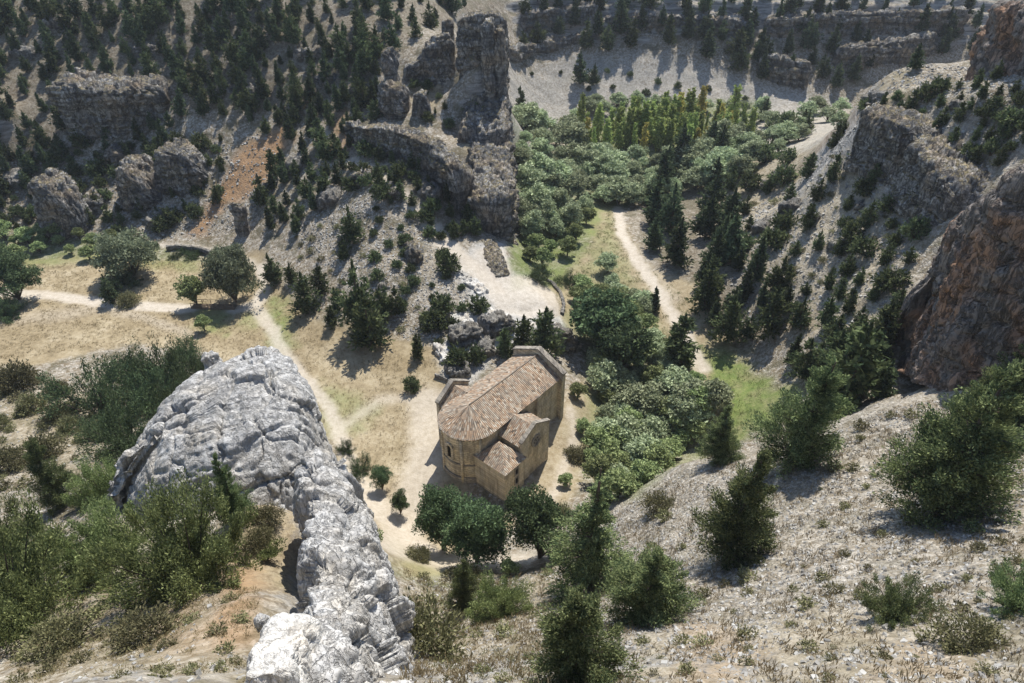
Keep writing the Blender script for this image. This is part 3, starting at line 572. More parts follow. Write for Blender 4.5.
OUTO2 = [rock('rock_outcrop', '', rk, M['ledge'], [stn(u-L_*.6, b+1, t_+3, 2.2, 2), stn(u, b, t_, 2.6, 2), stn(u+L_*.6, b-1, t_+3, 2.2, 2)], .26, .4, .5, 1.2, .7, 2., .3, .3, seed=90+k, fs=1.5, group='rock outcrops on the right slope') for k, (u, b, t_, L_) in enumerate(OUT2)]
for k, (pts, lab) in enumerate((([(508,62,50),(535,54,44),(565,46,38),(590,40,32)], 'grey layered rock band rising above the far pale scree'), ([(600,30,18),(650,30,14),(700,34,18),(745,40,22)], 'long grey rock band across the top of the far wall'),
      ([(755,74,56),(780,84,58),(806,92,66)], 'dark rock face standing in the far scree'), ([(830,70,46),(860,68,44),(890,66,40),(930,56,34)], 'dark rock band on the far wall above the plateau bushes'), ([(520,30,14),(560,26,8),(600,22,4)], 'grey rock band at the top edge beside the twin pillar'),
      ([(760,38,18),(820,36,14),(890,36,12),(960,34,8)], 'shaded rock band along the top of the dark far wall'))):
    rock('cliff', lab, 'cliff', M['cliff'], [stn(u, b, t_, 2.4, 3) for u, b, t_ in pts], .5, .8, .9, 1.9, .6, 2.5, .35, .35, seed=110+k)

# ------------------------------------------------------------------ the chapel
def stone_mat(name, c1, c2, c3):
    t = NT(name); p = t.objc()
    br = t.n('ShaderNodeTexBrick'); mp = t.n('ShaderNodeMapping'); t.l(p, mp.inputs[0]); mp.inputs['Rotation'].default_value = (math.pi/2, 0, .6)
    t.l(mp.outputs[0], br.inputs['Vector']); br.inputs['Scale'].default_value = 1; br.inputs['Brick Width'].default_value = .75; br.inputs['Row Height'].default_value = .36; br.inputs['Mortar Size'].default_value = .03
    br.inputs['Color1'].default_value = (.68,.68,.70,1); br.inputs['Color2'].default_value = (1.15,1.14,1.1,1); br.inputs['Mortar'].default_value = (.42,.42,.42,1)
    big = t.noise(p, .35, 5, .7); st = t.noise(p, 1.2, 5, .7, .2, (1, 1, .2)); fn = t.noise(p, 5, 4, .7)
    c = t.mix(t.ramp(big, [(.38, 0.), (.6, 1.)]), c1, c2); c = t.mix(t.math('MULTIPLY', t.ramp(st, [(.46, 0.), (.62, 1.)]), .75), c, c3)
    c = t.mix(.8, c, br.outputs['Color'], 'MULTIPLY'); c = t.mix(t.math('MULTIPLY', t.ramp(fn, [(.45, 0.), (.65, 1.)]), .5), c, c3)
    t.bump(t.math('ADD', br.outputs['Fac'], t.math('MULTIPLY', fn, -1.)), -.03); return t.color(c)
M['stone'] = stone_mat('warm sandstone ashlar', (.72,.60,.40), (.62,.56,.45), (.27,.235,.18))
M['coping'] = stone_mat('weathered coping stone', (.40,.36,.30), (.36,.32,.27), (.15,.14,.12))
def tile_mat():
    t = NT('old clay roof tiles'); uv = t.n('ShaderNodeUVMap').outputs[0]
    s_ = t.n('ShaderNodeSeparateXYZ'); t.l(uv, s_.inputs[0])
    a = t.math('FLOOR', t.math('MULTIPLY', s_.outputs[0], 1/.27)); b = t.math('FLOOR', t.math('ADD', t.math('MULTIPLY', s_.outputs[1], 1/.42), t.math('MULTIPLY', a, .37)))
    cb = t.n('ShaderNodeCombineXYZ'); t.l(a, cb.inputs[0]); t.l(b, cb.inputs[1])
    wn = t.n('ShaderNodeTexWhiteNoise', noise_dimensions='2D'); t.l(cb.outputs[0], wn.inputs['Vector'])
    c = t.ramp(wn.outputs['Value'], [(0., (.12,.095,.07)), (.2, (.30,.21,.14)), (.42, (.42,.28,.18)), (.62, (.46,.33,.225)), (.82, (.48,.40,.30)), (1., (.60,.53,.43))])
    p = t.objc(); n = t.noise(p, .55, 5, .7); c = t.mix(t.math('MULTIPLY', t.ramp(n, [(.40, 0.), (.62, 1.)]), .6), c, (.30,.265,.215))
    sp = t.noise(p, 4, 3, .8); c = t.mix(t.ramp(sp, [(.58, 0.), (.68, .6)]), c, (.09,.08,.065))
    w_ = t.math('ABSOLUTE', t.math('SINE', t.math('MULTIPLY', s_.outputs[0], math.pi/.27)))
    c = t.mix(t.ramp(w_, [(0., .65), (.35, 0.)]), c, (.11,.09,.075))
    t.bump(t.math('ADD', w_, t.math('MULTIPLY', wn.outputs['Value'], .4)), .09); return t.color(c)
M['tile'] = tile_mat()
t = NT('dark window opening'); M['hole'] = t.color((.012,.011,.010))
CH = bpy.data.objects.new('stone_chapel', None); COL.objects.link(CH)
CH.location = (-6.0, 71.6, .1); CH.rotation_euler = (0, 0, math.radians(49.48))
tag(CH, 'sandstone chapel with a rounded apse and clay tile roofs on the valley floor', 'chapel')
Wd, Ln, He, Hr = 4.2, 15.3, 8.6, 10.9
def yy(r): return -r                                   # r to the right of the nave axis, seen from the apse
def sheet(name, quads, parent, thick=.16):             # roof planes: list of quads (eave a, eave b, ridge b, ridge a) with metric UV, as a thick slab
    V, Q, UV = [], [], []
    for q in quads:
        q = [np.array(p, float) for p in q]; b = len(V); nrm = np.cross(q[1]-q[0], q[3]-q[0]); nrm /= np.linalg.norm(nrm)+1e-9
        if nrm[2] < 0: nrm = -nrm
        eu = q[1]-q[0]; el = np.linalg.norm(eu); eu /= el+1e-9; up = np.cross(nrm, eu)
        if up[2] < 0: up = -up
        uvs = [((p-q[0])@eu+b*3.1, (p-q[0])@up) for p in q]
        V += [p+nrm*0 for p in q]+[p-nrm*thick for p in q]
        Q += [(b,b+1,b+2,b+3),(b+7,b+6,b+5,b+4),(b,b+4,b+5,b+1),(b+1,b+5,b+6,b+2),(b+2,b+6,b+7,b+3),(b+3,b+7,b+4,b)]
        UV += [uvs, uvs[::-1], [uvs[0],uvs[0],uvs[1],uvs[1]], [uvs[1],uvs[1],uvs[2],uvs[2]], [uvs[2],uvs[2],uvs[3],uvs[3]], [uvs[3],uvs[3],uvs[0],uvs[0]]]
    me = bpy.data.meshes.new(name); me.from_pydata([tuple(p) for p in V], [], Q); me.update()
    ul = me.uv_layers.new(name='UVMap')
    for i, u in enumerate([p for f in UV for p in f]): ul.data[i].uv = u
    me.materials.append(M['tile']); return link(name, me, parent)
def sag(quads_fn, n):                                  # split a long plane so that the eaves wave a little
    return [quads_fn(i/n, (i+1)/n) for i in range(n)]
b = MB(); b.prism([(-Wd,-2),(Wd,-2),(Wd,He),(0,Hr-.25),(-Wd,He)], 'x', 0, Ln); nv = b.build('nave_wall', M['stone'], CH)
for a0, a1, y0_, y1_ in ((9.6,10.5,Wd-.1,Wd+.45),(9.6,10.5,-Wd-.45,-Wd+.1)):
    b = MB(); b.box(a0, a1, y0_, y1_, -2, He-.25); b.build('buttress', M['stone'], CH)
# apse wall: a half cylinder with engaged shafts
N = 40; th_ = np.linspace(math.pi/2, 3*math.pi/2, N)
V = [(Wd*math.cos(k), Wd*math.sin(k), z) for z in np.linspace(-2, He, 14) for k in th_]
link('apse_wall', mesh_np('apse_wall', V, gridq(14, N)[:, ::-1], M['stone'], True), CH)
for ang in (118, 154, 206, 242):
    k = math.radians(ang); b = MB(); b.tube([(Wd*math.cos(k)*1.01, Wd*math.sin(k)*1.01, z) for z in (-2, 3, He-.4)], .24, 10); b.build('shaft', M['stone'], CH, True)
for z0, z1, ro, nm_ in ((-2, .75, .22, 'plinth'), (3.05, 3.3, .14, 'string_course')):
    b = MB()
    for i in range(N-1):
        p = [(r_*math.cos(k), r_*math.sin(k), z) for z in (z0, z1) for r_, k in ((Wd-.05, th_[i]), (Wd+ro, th_[i]), (Wd+ro, th_[i+1]), (Wd-.05, th_[i+1]))]; b.hexa(p)
    b.build(nm_, M['coping'], CH)
b = MB()
for i in range(N-1):
    p = [(r_*math.cos(k), r_*math.sin(k), z) for z in (He-.28, He-.02) for r_, k in ((Wd-.05, th_[i]), (Wd+.3, th_[i]), (Wd+.3, th_[i+1]), (Wd-.05, th_[i+1]))]; b.hexa(p)
for sy in (-1, 1): b.box(0, Ln, *sorted((sy*(Wd-.05), sy*(Wd+.28))), He-.3, He-.05)
b.build('cornice', M['coping'], CH)
for k in np.linspace(math.pi/2+.06, 3*math.pi/2-.06, 17):
    for r0, r1 in ((Wd-.02, Wd+.22),):
        b = MB(); c_, s_ = math.cos(k), math.sin(k); d_ = .11
        b.hexa([(r_*c_-q*s_, r_*s_+q*c_, z) for z in (He-.58, He-.3) for r_, q in ((r0, -d_), (r1, -d_), (r1, d_), (r0, d_))]); b.build('corbel', M['coping'], CH)
for a in np.arange(.6, Ln-.3, .75):
    for sy in (-1, 1): b = MB(); b.box(a, a+.22, *sorted((sy*(Wd-.02), sy*(Wd+.22))), He-.58, He-.32); b.build('corbel', M['coping'], CH)
# main roof
rng = random.Random(5); ev = [rng.uniform(-.05, .05) for _ in range(30)]; rg = [rng.uniform(-.05, .05) for _ in range(30)]
nseg = 10; quads = []
for i in range(nseg):
    a0, a1 = Ln*i/nseg, Ln*(i+1)/nseg
    for sy in (-1, 1):
        q = [(a0, sy*(Wd+.42), He-.12+ev[i]), (a1, sy*(Wd+.42), He-.12+ev[i+1]), (a1, 0, Hr+rg[i+1]), (a0, 0, Hr+rg[i])]
        quads.append(q if sy < 0 else [q[1], q[0], q[3], q[2]])
na = 22
for i in range(na):
    k0, k1 = math.pi/2+math.pi*i/na, math.pi/2+math.pi*(i+1)/na; R_ = Wd+.42
    z0 = He-.12+ev[0]; quads.append([(R_*math.cos(k1), R_*math.sin(k1), z0), (R_*math.cos(k0), R_*math.sin(k0), z0), (0, 0.001, Hr+rg[0]), (0, 0, Hr+rg[0])])
rf = sheet('nave_roof', quads, CH)
b = MB(); b.tube([(Ln*i/12, 0, Hr+.02+rng.uniform(-.03, .03)) for i in range(13)], .10, 8); b.build('ridge_tiles', M['tile'], rf, True)
# west gable wall that stands above the roof
b = MB(); b.prism([(-4.9,-2),(4.9,-2),(4.9,9.4),(0,11.75),(-4.9,9.4)], 'x', Ln, Ln+.75); wg = b.build('gable_wall', M['stone'], CH)
b = MB()
for sy in (-1, 1):
    b.prism([(sy*5.05,9.38),(sy*5.05,9.62),(0,12.02),(0,11.76)], 'x', Ln-.08, Ln+.83)
b.build('coping', M['coping'], wg)
# left transept
b = MB(); b.prism([(0.2,-2),(6,-2),(6,7.2),(3.1,9.1),(0.2,7.2)], 'y', 4.0, 6.2); b.build('transept_wall', M['stone'], CH)
b = MB(); b.prism([(-.15,-2),(6.25,-2),(6.25,7.75),(3.05,9.85),(-.15,7.6)], 'y', 6.2, 6.75); lg = b.build('gable_wall', M['stone'], CH)
b = MB(); b.prism([(-.3,7.62),(3.05,9.87),(3.05,10.12),(-.3,7.88)], 'y', 6.1, 6.85); b.prism([(6.4,7.68),(3.05,9.87),(3.05,10.12),(6.4,7.94)], 'y', 6.1, 6.85); b.build('coping', M['coping'], lg)
sheet('transept_roof', [[(-.1,6.2,7.1),(-.1,3.5,7.1),(3.1,3.5,9.3),(3.1,6.2,9.3)], [(6.2,3.5,7.1),(6.2,6.2,7.1),(3.1,6.2,9.3),(3.1,3.5,9.3)]], CH)
# right transept with the rose window
b = MB(); b.prism([(1.5,-2),(7.45,-2),(7.45,6.9),(4.4,8.45),(1.5,6.9)], 'y', -8.05, -4.0); b.build('transept_wall', M['stone'], CH)
b = MB(); b.prism([(1.4,-2),(7.55,-2),(7.55,7.6),(4.35,9.35),(1.4,7.6)], 'y', -8.5, -8.05); rgw = b.build('gable_wall', M['stone'], CH)
b = MB(); b.prism([(1.28,7.62),(4.35,9.37),(4.35,9.6),(1.28,7.86)], 'y', -8.6, -7.95); b.prism([(7.67,7.62),(4.35,9.37),(4.35,9.6),(7.67,7.86)], 'y', -8.6, -7.95); b.build('coping', M['coping'], rgw)
sheet('transept_roof', [[(1.2,-3.6,6.95),(1.2,-8.05,6.95),(4.4,-8.05,8.75),(4.4,-3.6,8.75)], [(7.75,-8.05,6.95),(7.75,-3.6,6.95),(4.4,-3.6,8.75),(4.4,-8.05,8.75)]], CH)
b = MB(); c0, z0 = 4.5, 6.1
for r0, r1, y0, y1 in ((.80, 1.06, -8.66, -8.4), (.62, .76, -8.6, -8.4)):
    for i in range(28):
        k0, k1 = 2*math.pi*i/28, 2*math.pi*(i+1)/28
        b.hexa([(c0+r_*math.cos(k), y_, z0+r_*math.sin(k)) for y_ in (y0, y1) for r_, k in ((r0, k0), (r1, k0), (r1, k1), (r0, k1))])
rw = b.build('rose_window', M['coping'], CH)
b = MB()
for i in range(5):      # interlaced star tracery
    k0, k1 = math.pi/2+2*math.pi*i/5, math.pi/2+2*math.pi*(i+2)/5
    b.tube([(c0+.64*math.cos(k0), -8.57, z0+.64*math.sin(k0)), (c0+.64*math.cos(k1), -8.57, z0+.64*math.sin(k1))], .055, 6)
b.build('tracery', M['coping'], rw)
b = MB(); b.prism([(c0+.8*math.cos(k), z0+.8*math.sin(k)) for k in np.linspace(0, 2*math.pi, 25)[:-1]], 'y', -8.53, -8.48); b.build('opening', M['hole'], rw)
# sacristy with its little hipped roof
b = MB(); b.box(-2.7, 1.4, -8.95, -3.0, -2, 5.55); b.build('sacristy_wall', M['stone'], CH)
ap = (.2, -5.6, 7.15); E = [(-3.0,-9.25,5.45),(1.65,-9.25,5.45),(1.65,-3.6,5.45),(-3.0,-3.6,5.45)]
sheet('sacristy_roof', [[E[0],E[1],ap,ap],[E[3],E[0],ap,ap],[E[2],E[3],ap,ap]], CH)
b = MB(); b.box(-2.85, 1.5, -9.1, -8.9, 5.2, 5.42); b.box(-2.85, -2.65, -9.1, -3.2, 5.2, 5.42); b.build('cornice', M['coping'], CH)
for (a, z) in ((-.3, 4.0), (-.3, 2.2)):
    b = MB()
    for x0, x1, q0, q1 in ((a-.42,a-.26,z-.55,z+.55),(a+.26,a+.42,z-.55,z+.55),(a-.42,a+.42,z+.55,z+.72),(a-.46,a+.46,z-.7,z-.55)): b.box(x0, x1, -9.06, -8.9, q0, q1)
    wn_ = b.build('window', M['coping'], CH); b = MB(); b.box(a-.27, a+.27, -8.985, -8.9, z-.56, z+.56); b.build('opening', M['hole'], wn_)
def arch(r, z0, z1, n=12): return [(-r, z0), (r, z0)]+[(r*math.cos(k), z1+r*math.sin(k)) for k in np.linspace(0, math.pi, n)]
def apse_window(ang, z0, z1):
    def put(o): o.rotation_euler = (0, 0, math.radians(ang)+math.pi/2)
    e = MB(); inn, outr = arch(.40, z0, z1), arch(.80, z0, z1)
    for i in range(1, len(inn)):
        j = (i+1) % len(inn)
        if j == 0: j = 0
        p = [inn[i], outr[i], outr[j], inn[j]]
        if i >= 1: e.hexa([(q[0], y_, q[1]) for y_ in (-Wd-.26, -Wd+.1) for q in p])
    for sx in (-1, 1): e.tube([(sx*.46, -Wd-.2, z0), (sx*.46, -Wd-.2, z1)], .1, 8)
    o = e.build('window', M['stone'], CH); put(o)
    e = MB(); e.prism(inn, 'y', -Wd-.06, -Wd+.1); e.build('opening', M['hole'], o)
for ang in (136, 180): apse_window(ang, 3.9, 5.9)

# ------------------------------------------------------------------ walls and the footbridge
def masonry(name, label, pts, h, th_, seed, base=None):
    W2 = [(*p[:2],) for p in pts]; st = []
    for x, y in W2:
        z = gz(x, y); st.append((x, y, z-.6, z+h, th_/2, th_/2))
    return rock(name, label, 'wall', M['ledge'], st, .18, .10, .12, .35, .12, .25, .12, .12, seed=seed, fs=3, droop=.1)
rock('stone_bank', 'sloping olive topped stone bank beside the white rock terrace', 'bank', M['cliff'], [(*ground(486,240)[:2], gz(*ground(486,240)[:2])-1, gz(*ground(486,240)[:2])+.5, 2.0, 2.0), (*ground(494,258)[:2], gz(*ground(494,258)[:2])-1, gz(*ground(494,258)[:2])+.45, 2.2, 2.2), (*ground(503,278)[:2], gz(*ground(503,278)[:2])-1, gz(*ground(503,278)[:2])+.35, 1.8, 1.8)], .18, .2, .2, .5, .2, .6, .5, .5, seed=201, fs=2)
masonry('stone_wall', 'curved low stone wall round the outer edge of the rock terrace', [ground(540,278), ground(551,283), ground(560,294), ground(564,306), ground(562,316)], .55, .6, 202)
masonry('stone_wall', 'low stone wall beside the near transept of the chapel', [ground(434,376), ground(444,380), ground(453,384)], .7, .6, 203)
masonry('stone_wall', 'dark retaining wall under the path across the upper meadow', [ground(166,251), ground(182,250), ground(200,252), ground(213,256)], 1.2, .8, 204)
t = NT('weathered wood'); n = t.noise(t.objc(), 3, 5, .7, .2, (.3, 2, 2)); M['wood'] = t.color(t.ramp(n, [(.3, (.13,.095,.065)), (.7, (.30,.235,.165))]))
A0, A1 = ground(193,307.5), ground(236,308); FB = bpy.data.objects.new('footbridge', None); COL.objects.link(FB)
dv_ = A1-A0; Lb = math.hypot(dv_[0], dv_[1]); FB.location = (A0[0], A0[1], max(A0[2], A1[2])+.25); FB.rotation_euler = (0, 0, math.atan2(dv_[1], dv_[0]))
tag(FB, 'wooden footbridge with handrails carrying the path over the stream bed', 'bridge')
b = MB(); x = 0
while x < Lb: b.box(x, x+.21, -.8, .8, .0, .06); x += .235
b.build('deck', M['wood'], FB)
for sy in (-1, 1):
    b = MB(); b.box(0, Lb, sy*.7-.09, sy*.7+.09, -.32, -.002); b.build('beam', M['wood'], FB)
    rl = MB(); rl.tube([(0, sy*.74, 1.02), (Lb, sy*.74, 1.02)], .06, 6); rl.tube([(0, sy*.74, .55), (Lb, sy*.74, .55)], .045, 6); rl = rl.build('handrail', M['wood'], FB)
    for k in range(6):
        b = MB(); b.tube([(.15+(Lb-.3)*k/5, sy*.74, -.25), (.15+(Lb-.3)*k/5, sy*.74, 1.06)], .06, 6); b.build('post', M['wood'], rl)

t = NT('shallow river water'); t.b.inputs['Roughness'].default_value = .06; t.b.inputs['Specular IOR Level'].default_value = .5; t.bump(t.noise(t.pos(), 2.2, 3, .6), .05); M['water'] = t.color((.035,.045,.032))
rp = [ground(u, v) for u, v in ((628,392),(648,412),(662,428),(674,444))]; V = []
for i, p in enumerate(rp):
    d = rp[min(i+1, 3)]-rp[max(i-1, 0)]; n = np.array([-d[1], d[0]])/np.hypot(d[0], d[1])
    zz = min(gz(p[0]+n[0]*k, p[1]+n[1]*k) for k in (-2, 0, 2))+.2
    for k in (-2., 2.): V.append((p[0]+n[0]*k, p[1]+n[1]*k, zz))
wt = link('river', mesh_np('river', V, [(2*i, 2*i+1, 2*i+3, 2*i+2) for i in range(3)], M['water'])); tag(wt, 'narrow dark river glinting between the riverside trees', 'river', kind='structure')

# ------------------------------------------------------------------ plants: clumps of leaf blades on limbs
def blades(name, c, d, ln, wd, mat, rs):
    d = d/(np.linalg.norm(d, axis=1)[:, None]+1e-9); r = rs.normal(size=d.shape); b = np.cross(d, r); b /= np.linalg.norm(b, axis=1)[:, None]+1e-9
    ln, wd = np.asarray(ln)[:, None], np.asarray(wd)[:, None]
    V = np.stack([c-d*ln, c+b*wd-d*ln*.1, c+d*ln, c-b*wd-d*ln*.1], 1).reshape(-1, 3); Q = np.arange(len(V)).reshape(-1, 4)
    return mesh_np(name, V, Q, mat)
def plumes(anch, dirs, lens, wid, n, rs):
    k = len(anch); m = max(1, n//k); A = np.repeat(anch, m, 0); D = np.repeat(dirs, m, 0); L = np.repeat(lens, m); Wv = np.repeat(wid, m)
    s = rs.rand(len(A)); g = rs.normal(size=A.shape)
    c = A+D*(s*L)[:, None]+g*(Wv*(1-.65*s))[:, None]*.5
    d = D*.6+g*.7+np.array([0, 0, .2])
    return c, d
def unit(v): return v/(np.linalg.norm(v, axis=1)[:, None]+1e-9)
def conifer(seed, H=10., R=2.4, n=1500, leaf=.42, k=90, pw=.8, mat='conifer', lo=.06, rag=.35, pw_=(.28,.25), rise=.45, la=.42):
    rs = np.random.RandomState(seed); h = 1-np.sqrt(rs.rand(k))*.97; h = np.clip(h, .02, 1); a = rs.rand(k)*6.283
    lob = .75+.25*np.sin(a*2+rs.rand()*6)+rs.normal(size=k)*rag*.5
    r = R*(1-h)**pw*np.clip(lob, .35, 1.35); z = H*(lo+(1-lo)*h)
    out = np.stack([np.cos(a), np.sin(a), np.zeros(k)], 1)
    anch = out*(r*.35)[:, None]; anch[:, 2] = z-.12*r
    dirs = unit(out+np.array([0, 0, rise])+rs.normal(size=(k, 3))*.18); lens = r*.75+.25
    c, d = plumes(anch, dirs, lens, .28*r*pw_[0]/.28+pw_[1], n, rs)
    tip = rs.rand(n//14); c = np.concatenate([c, np.stack([rs.normal(size=len(tip))*.12*R*.5*(1-tip)+0, rs.normal(size=len(tip))*.12*R*.5*(1-tip), H*(.78+.24*tip)], 1)]); d = np.concatenate([d, np.tile([0, 0, 1.], (len(tip), 1))+rs.normal(size=(len(tip), 3))*.3])
    sz = leaf*(.6+.7*rs.rand(len(c))); cr = blades('crown', c, d, sz, sz*la, M[mat], rs)
    b = MB(); b.tube([(0, 0, -.6), (.03*H*.3, 0, H*.3), (0, .02*H*.3, H*.7), (0, 0, H*.97)], [.024*H, .019*H, .010*H, .003*H], 7)
    for i in range(0, k, max(1, k//26)): b.tube([(0, 0, z[i]-.25*r[i]), tuple(anch[i]+dirs[i]*lens[i]*.8)], [.006*H, .002*H], 4)
    return cr, b
def bush(seed, H=2.6, R=1.6, n=900, leaf=.22, k=60, mat='juniper', pwid=.34):
    rs = np.random.RandomState(seed); v = unit(rs.normal(size=(k, 3))); v[:, 2] = np.abs(v[:, 2])*1.0-.12
    mult = .75+.35*rs.rand(k); anch = v*np.array([R, R, H])*(.45*mult)[:, None]; anch[:, 2] += .1*H
    dirs = unit(v*np.array([1, 1, .8])+np.array([0, 0, .35])+rs.normal(size=(k, 3))*.2); lens = mult*.5*(R+H)/2
    c, d = plumes(anch, dirs, lens, np.full(k, pwid*R), n, rs); c[:, 2] = np.maximum(c[:, 2], .02)
    sz = leaf*(.6+.7*rs.rand(len(c))); cr = blades('crown', c, d, sz, sz*.42, M[mat], rs)
    b = MB()
    for i in range(0, k, max(1, k//9)): b.tube([(0, 0, -.3), tuple(anch[i]*.6), tuple(anch[i]+dirs[i]*lens[i]*.6)], [.03*H, .02*H, .006*H], 5)
    return cr, b
def broad(seed, H=9., R=4.2, n=3600, leaf=.32, k=54, mat='willow', lo=.04, lump=.30):
    rs = np.random.RandomState(seed); v = unit(rs.normal(size=(k, 3))); v[:, 2] = np.abs(v[:, 2])*1.1-.25
    q = rs.rand(k)**.35*.74; ctr = v*np.array([R, R, H*(1-lo)*.62])*q[:, None]; ctr *= (.7+.55*rs.rand(k))[:, None]; ctr[:, 2] += H*(lo+(1-lo)*.36)
    lr = R*lump*(.7+.6*rs.rand(k)); m = n//k; g = unit(rs.normal(size=(k*m, 3))); g[:, 2] = np.where(g[:, 2] < -.3, -g[:, 2]*.5, g[:, 2])
    c = np.repeat(ctr, m, 0)+g*np.repeat(lr, m)[:, None]*(.55+.5*rs.rand(k*m))[:, None]*np.array([1, 1, .8]); d = g+rs.normal(size=g.shape)*.9
    c[:, 2] = np.maximum(c[:, 2], .15)
    sz = leaf*(.6+.7*rs.rand(len(c))); cr = blades('crown', c, d, sz, sz*.55, M[mat], rs)
    b = MB(); b.tube([(0, 0, -.6), (.1, .05, H*lo), (.0, .1, H*.55)], [.028*H, .022*H, .012*H], 7)
    for i in range(0, k, 3): b.tube([(0, 0, H*lo*.8), tuple(ctr[i]*np.array([.5, .5, .75])), tuple(ctr[i])], [.012*H, .008*H, .003*H], 5)
    return cr, b
def poplar(seed, H=13., R=1.5, n=1100, leaf=.42, mat='poplar'):
    rs = np.random.RandomState(seed); k = 60; h = rs.rand(k)*.92+.06; a = rs.rand(k)*6.283; prof = np.sin(np.clip(h*1.02, 0, 1)**.65*math.pi)**.7*R*(.7+.5*rs.rand(k))
    out = np.stack([np.cos(a), np.sin(a), np.zeros(k)], 1); anch = out*(prof*.35)[:, None]; anch[:, 2] = H*h-.6
    dirs = unit(out*.35+np.array([0, 0, 1.])); c, d = plumes(anch, dirs, np.full(k, 2.0), prof*.7+.15, n, rs); d = d*.4+rs.normal(size=d.shape)*.6
    sz = leaf*(.6+.7*rs.rand(len(c))); cr = blades('crown', c, d, sz, sz*.5, M[mat], rs)
    b = MB(); b.tube([(0, 0, -.6), (0, .05, H*.5), (0, 0, H*.95)], [.016*H, .010*H, .003*H], 6)
    return cr, b
PROTO = {}
def proto(kind, mk, H, R):
    cr, b = mk; tr = bpy.data.meshes.new('trunk'); tr.from_pydata([tuple(p) for v in b.V for p in v], [], b.Q); tr.update(); tr.materials.append(M['bark'])
    PROTO.setdefault(kind, []).append((cr, tr, H, R))
for i in range(5): proto('pine_tree', conifer(100+i, 10, 2.5+.35*(i % 3), 2200, .40, 100, .68-.08*(i % 3)), 10, 2.3)
for i in range(4): proto('juniper_tree', conifer(120+i, 6, 1.75, 2000, .25, 90, .5, 'juniper', .04, .5), 6, 2.0)
for i in range(4): proto('juniper_bush', bush(140+i), 2.9, 1.9)
for i in range(4): proto('willow_tree', broad(160+i), 9, 4.2)
for i in range(3): proto('river_tree', broad(170+i, 8, 3.2, 4200, .25, 56, 'river', .1, .28), 8, 3.4)
for i in range(3): proto('broadleaf_tree', broad(180+i, 9, 3.8, 7000, .24, 44, 'broad', .14, .34), 9, 3.8)
for i in range(3): proto('chapel_tree', broad(185+i, 9, 3.6, 18000, .12, 46, 'broad', .03, .30), 9, 3.1)
for i in range(3): proto('poplar_tree', poplar(190+i), 13, 1.5)
for i in range(2): proto('golden_poplar_tree', poplar(195+i, mat='gold'), 13, 1.5)
for i in range(3): proto('shrub', bush(200+i, .9, .8, 420, .10, 40, 'scrub'), 1.0, .8)
for i in range(2): proto('scrub_bush', bush(220+i, 2.4, 2.0, 4200, .11, 80, 'scrub'), 2.7, 2.0)
def padded(seed, H, R, n, leaf, k, pw, mat, cone=True, lo=.04, pad=.5, up=.35, rag=.25):
    # near plants: foliage pads at the ends of the limbs, with gaps between them
    rs = np.random.RandomState(seed)
    if cone:
        h = np.clip(1-np.sqrt(rs.rand(k))*.98, .02, .97); a = np.arange(k)*2.399+rs.rand(k)*.7; r = R*(1-h)**pw*np.clip(.82+rag*rs.normal(size=k), .3, 1.3); z = H*(lo+(1-lo)*h)
        out = np.stack([np.cos(a), np.sin(a), np.zeros(k)], 1); inner = (rs.rand(k) < .3); r = np.where(inner, r*.5, r)
        ctr = out*r[:, None]; ctr[:, 2] = z+.18*r*(up/.35); dirs = unit(out+np.array([0, 0, up*1.6])+rs.normal(size=(k, 3))*.2); pr_ = pad*(.55+.6*rs.rand(k))*(.45+.75*(1-h))
    else:
        v = unit(rs.normal(size=(k, 3))); v[:, 2] = np.abs(v[:, 2])-.1; mult = np.clip(.85+rag*rs.normal(size=k), .4, 1.2)*np.where(rs.rand(k) < .25, .55, 1)
        ctr = v*np.array([R, R, H*.86])*mult[:, None]; dirs = unit(v+np.array([0, 0, .5])+rs.normal(size=(k, 3))*.2); pr_ = pad*(.6+.7*rs.rand(k))
    m = n//k; g = unit(rs.normal(size=(k*m, 3)))*(rs.rand(k*m)**.45)[:, None]; D = np.repeat(dirs, m, 0); al = (g*D).sum(1)[:, None]
    c = np.repeat(ctr, m, 0)+(g*.72+D*al*.75)*np.repeat(pr_, m)[:, None]; c[:, 2] = np.maximum(c[:, 2], .03)
    d = D*.7+g*.5+rs.normal(size=g.shape)*.5+np.array([0, 0, .2]); sz = leaf*(.6+.7*rs.rand(len(c))); cr = blades('crown', c, d, sz, sz*.34, M[mat], rs)
    b = MB()
    if cone: b.tube([(0, 0, -.6), (.03*H*.3, 0, H*.3), (0, .02*H*.3, H*.7), (0, 0, H*.95)], [.024*H, .018*H, .010*H, .003*H], 8)
    for i in range(0, k, 1 if cone else 2):
        s0 = (0, 0, max(.1, ctr[i][2]-.35*np.hypot(*ctr[i][:2]))) if cone else (ctr[i][0]*.05, ctr[i][1]*.05, -.3)
        mid = (np.array(s0)+ctr[i])*.5+np.array([0, 0, -.04*R]); b.tube([s0, tuple(mid), tuple(ctr[i])], [.05, .035, .012], 4)
    return cr, b
proto('near_juniper_tree', padded(230, 9.3, 2.15, 42000, .09, 170, .85, 'nearj', pad=.72), 9.2, 3.2)
proto('near_juniper_tree', padded(231, 9.3, 2.2, 42000, .09, 170, .8, 'nearj', pad=.75), 9.2, 3.0)
proto('near_juniper_tree', padded(232, 9.3, 2.7, 60000, .09, 200, .75, 'nearj', pad=.85), 9.2, 3.8)
proto('near_pine_tree', padded(240, 13, 2.2, 30000, .10, 150, .85, 'nearj', pad=.68, up=-.05, rag=.35), 13, 2.7)
proto('near_bush', padded(250, 3.4, 2.6, 60000, .06, 130, 1, 'bushj', False, pad=.52), 3.9, 2.8)
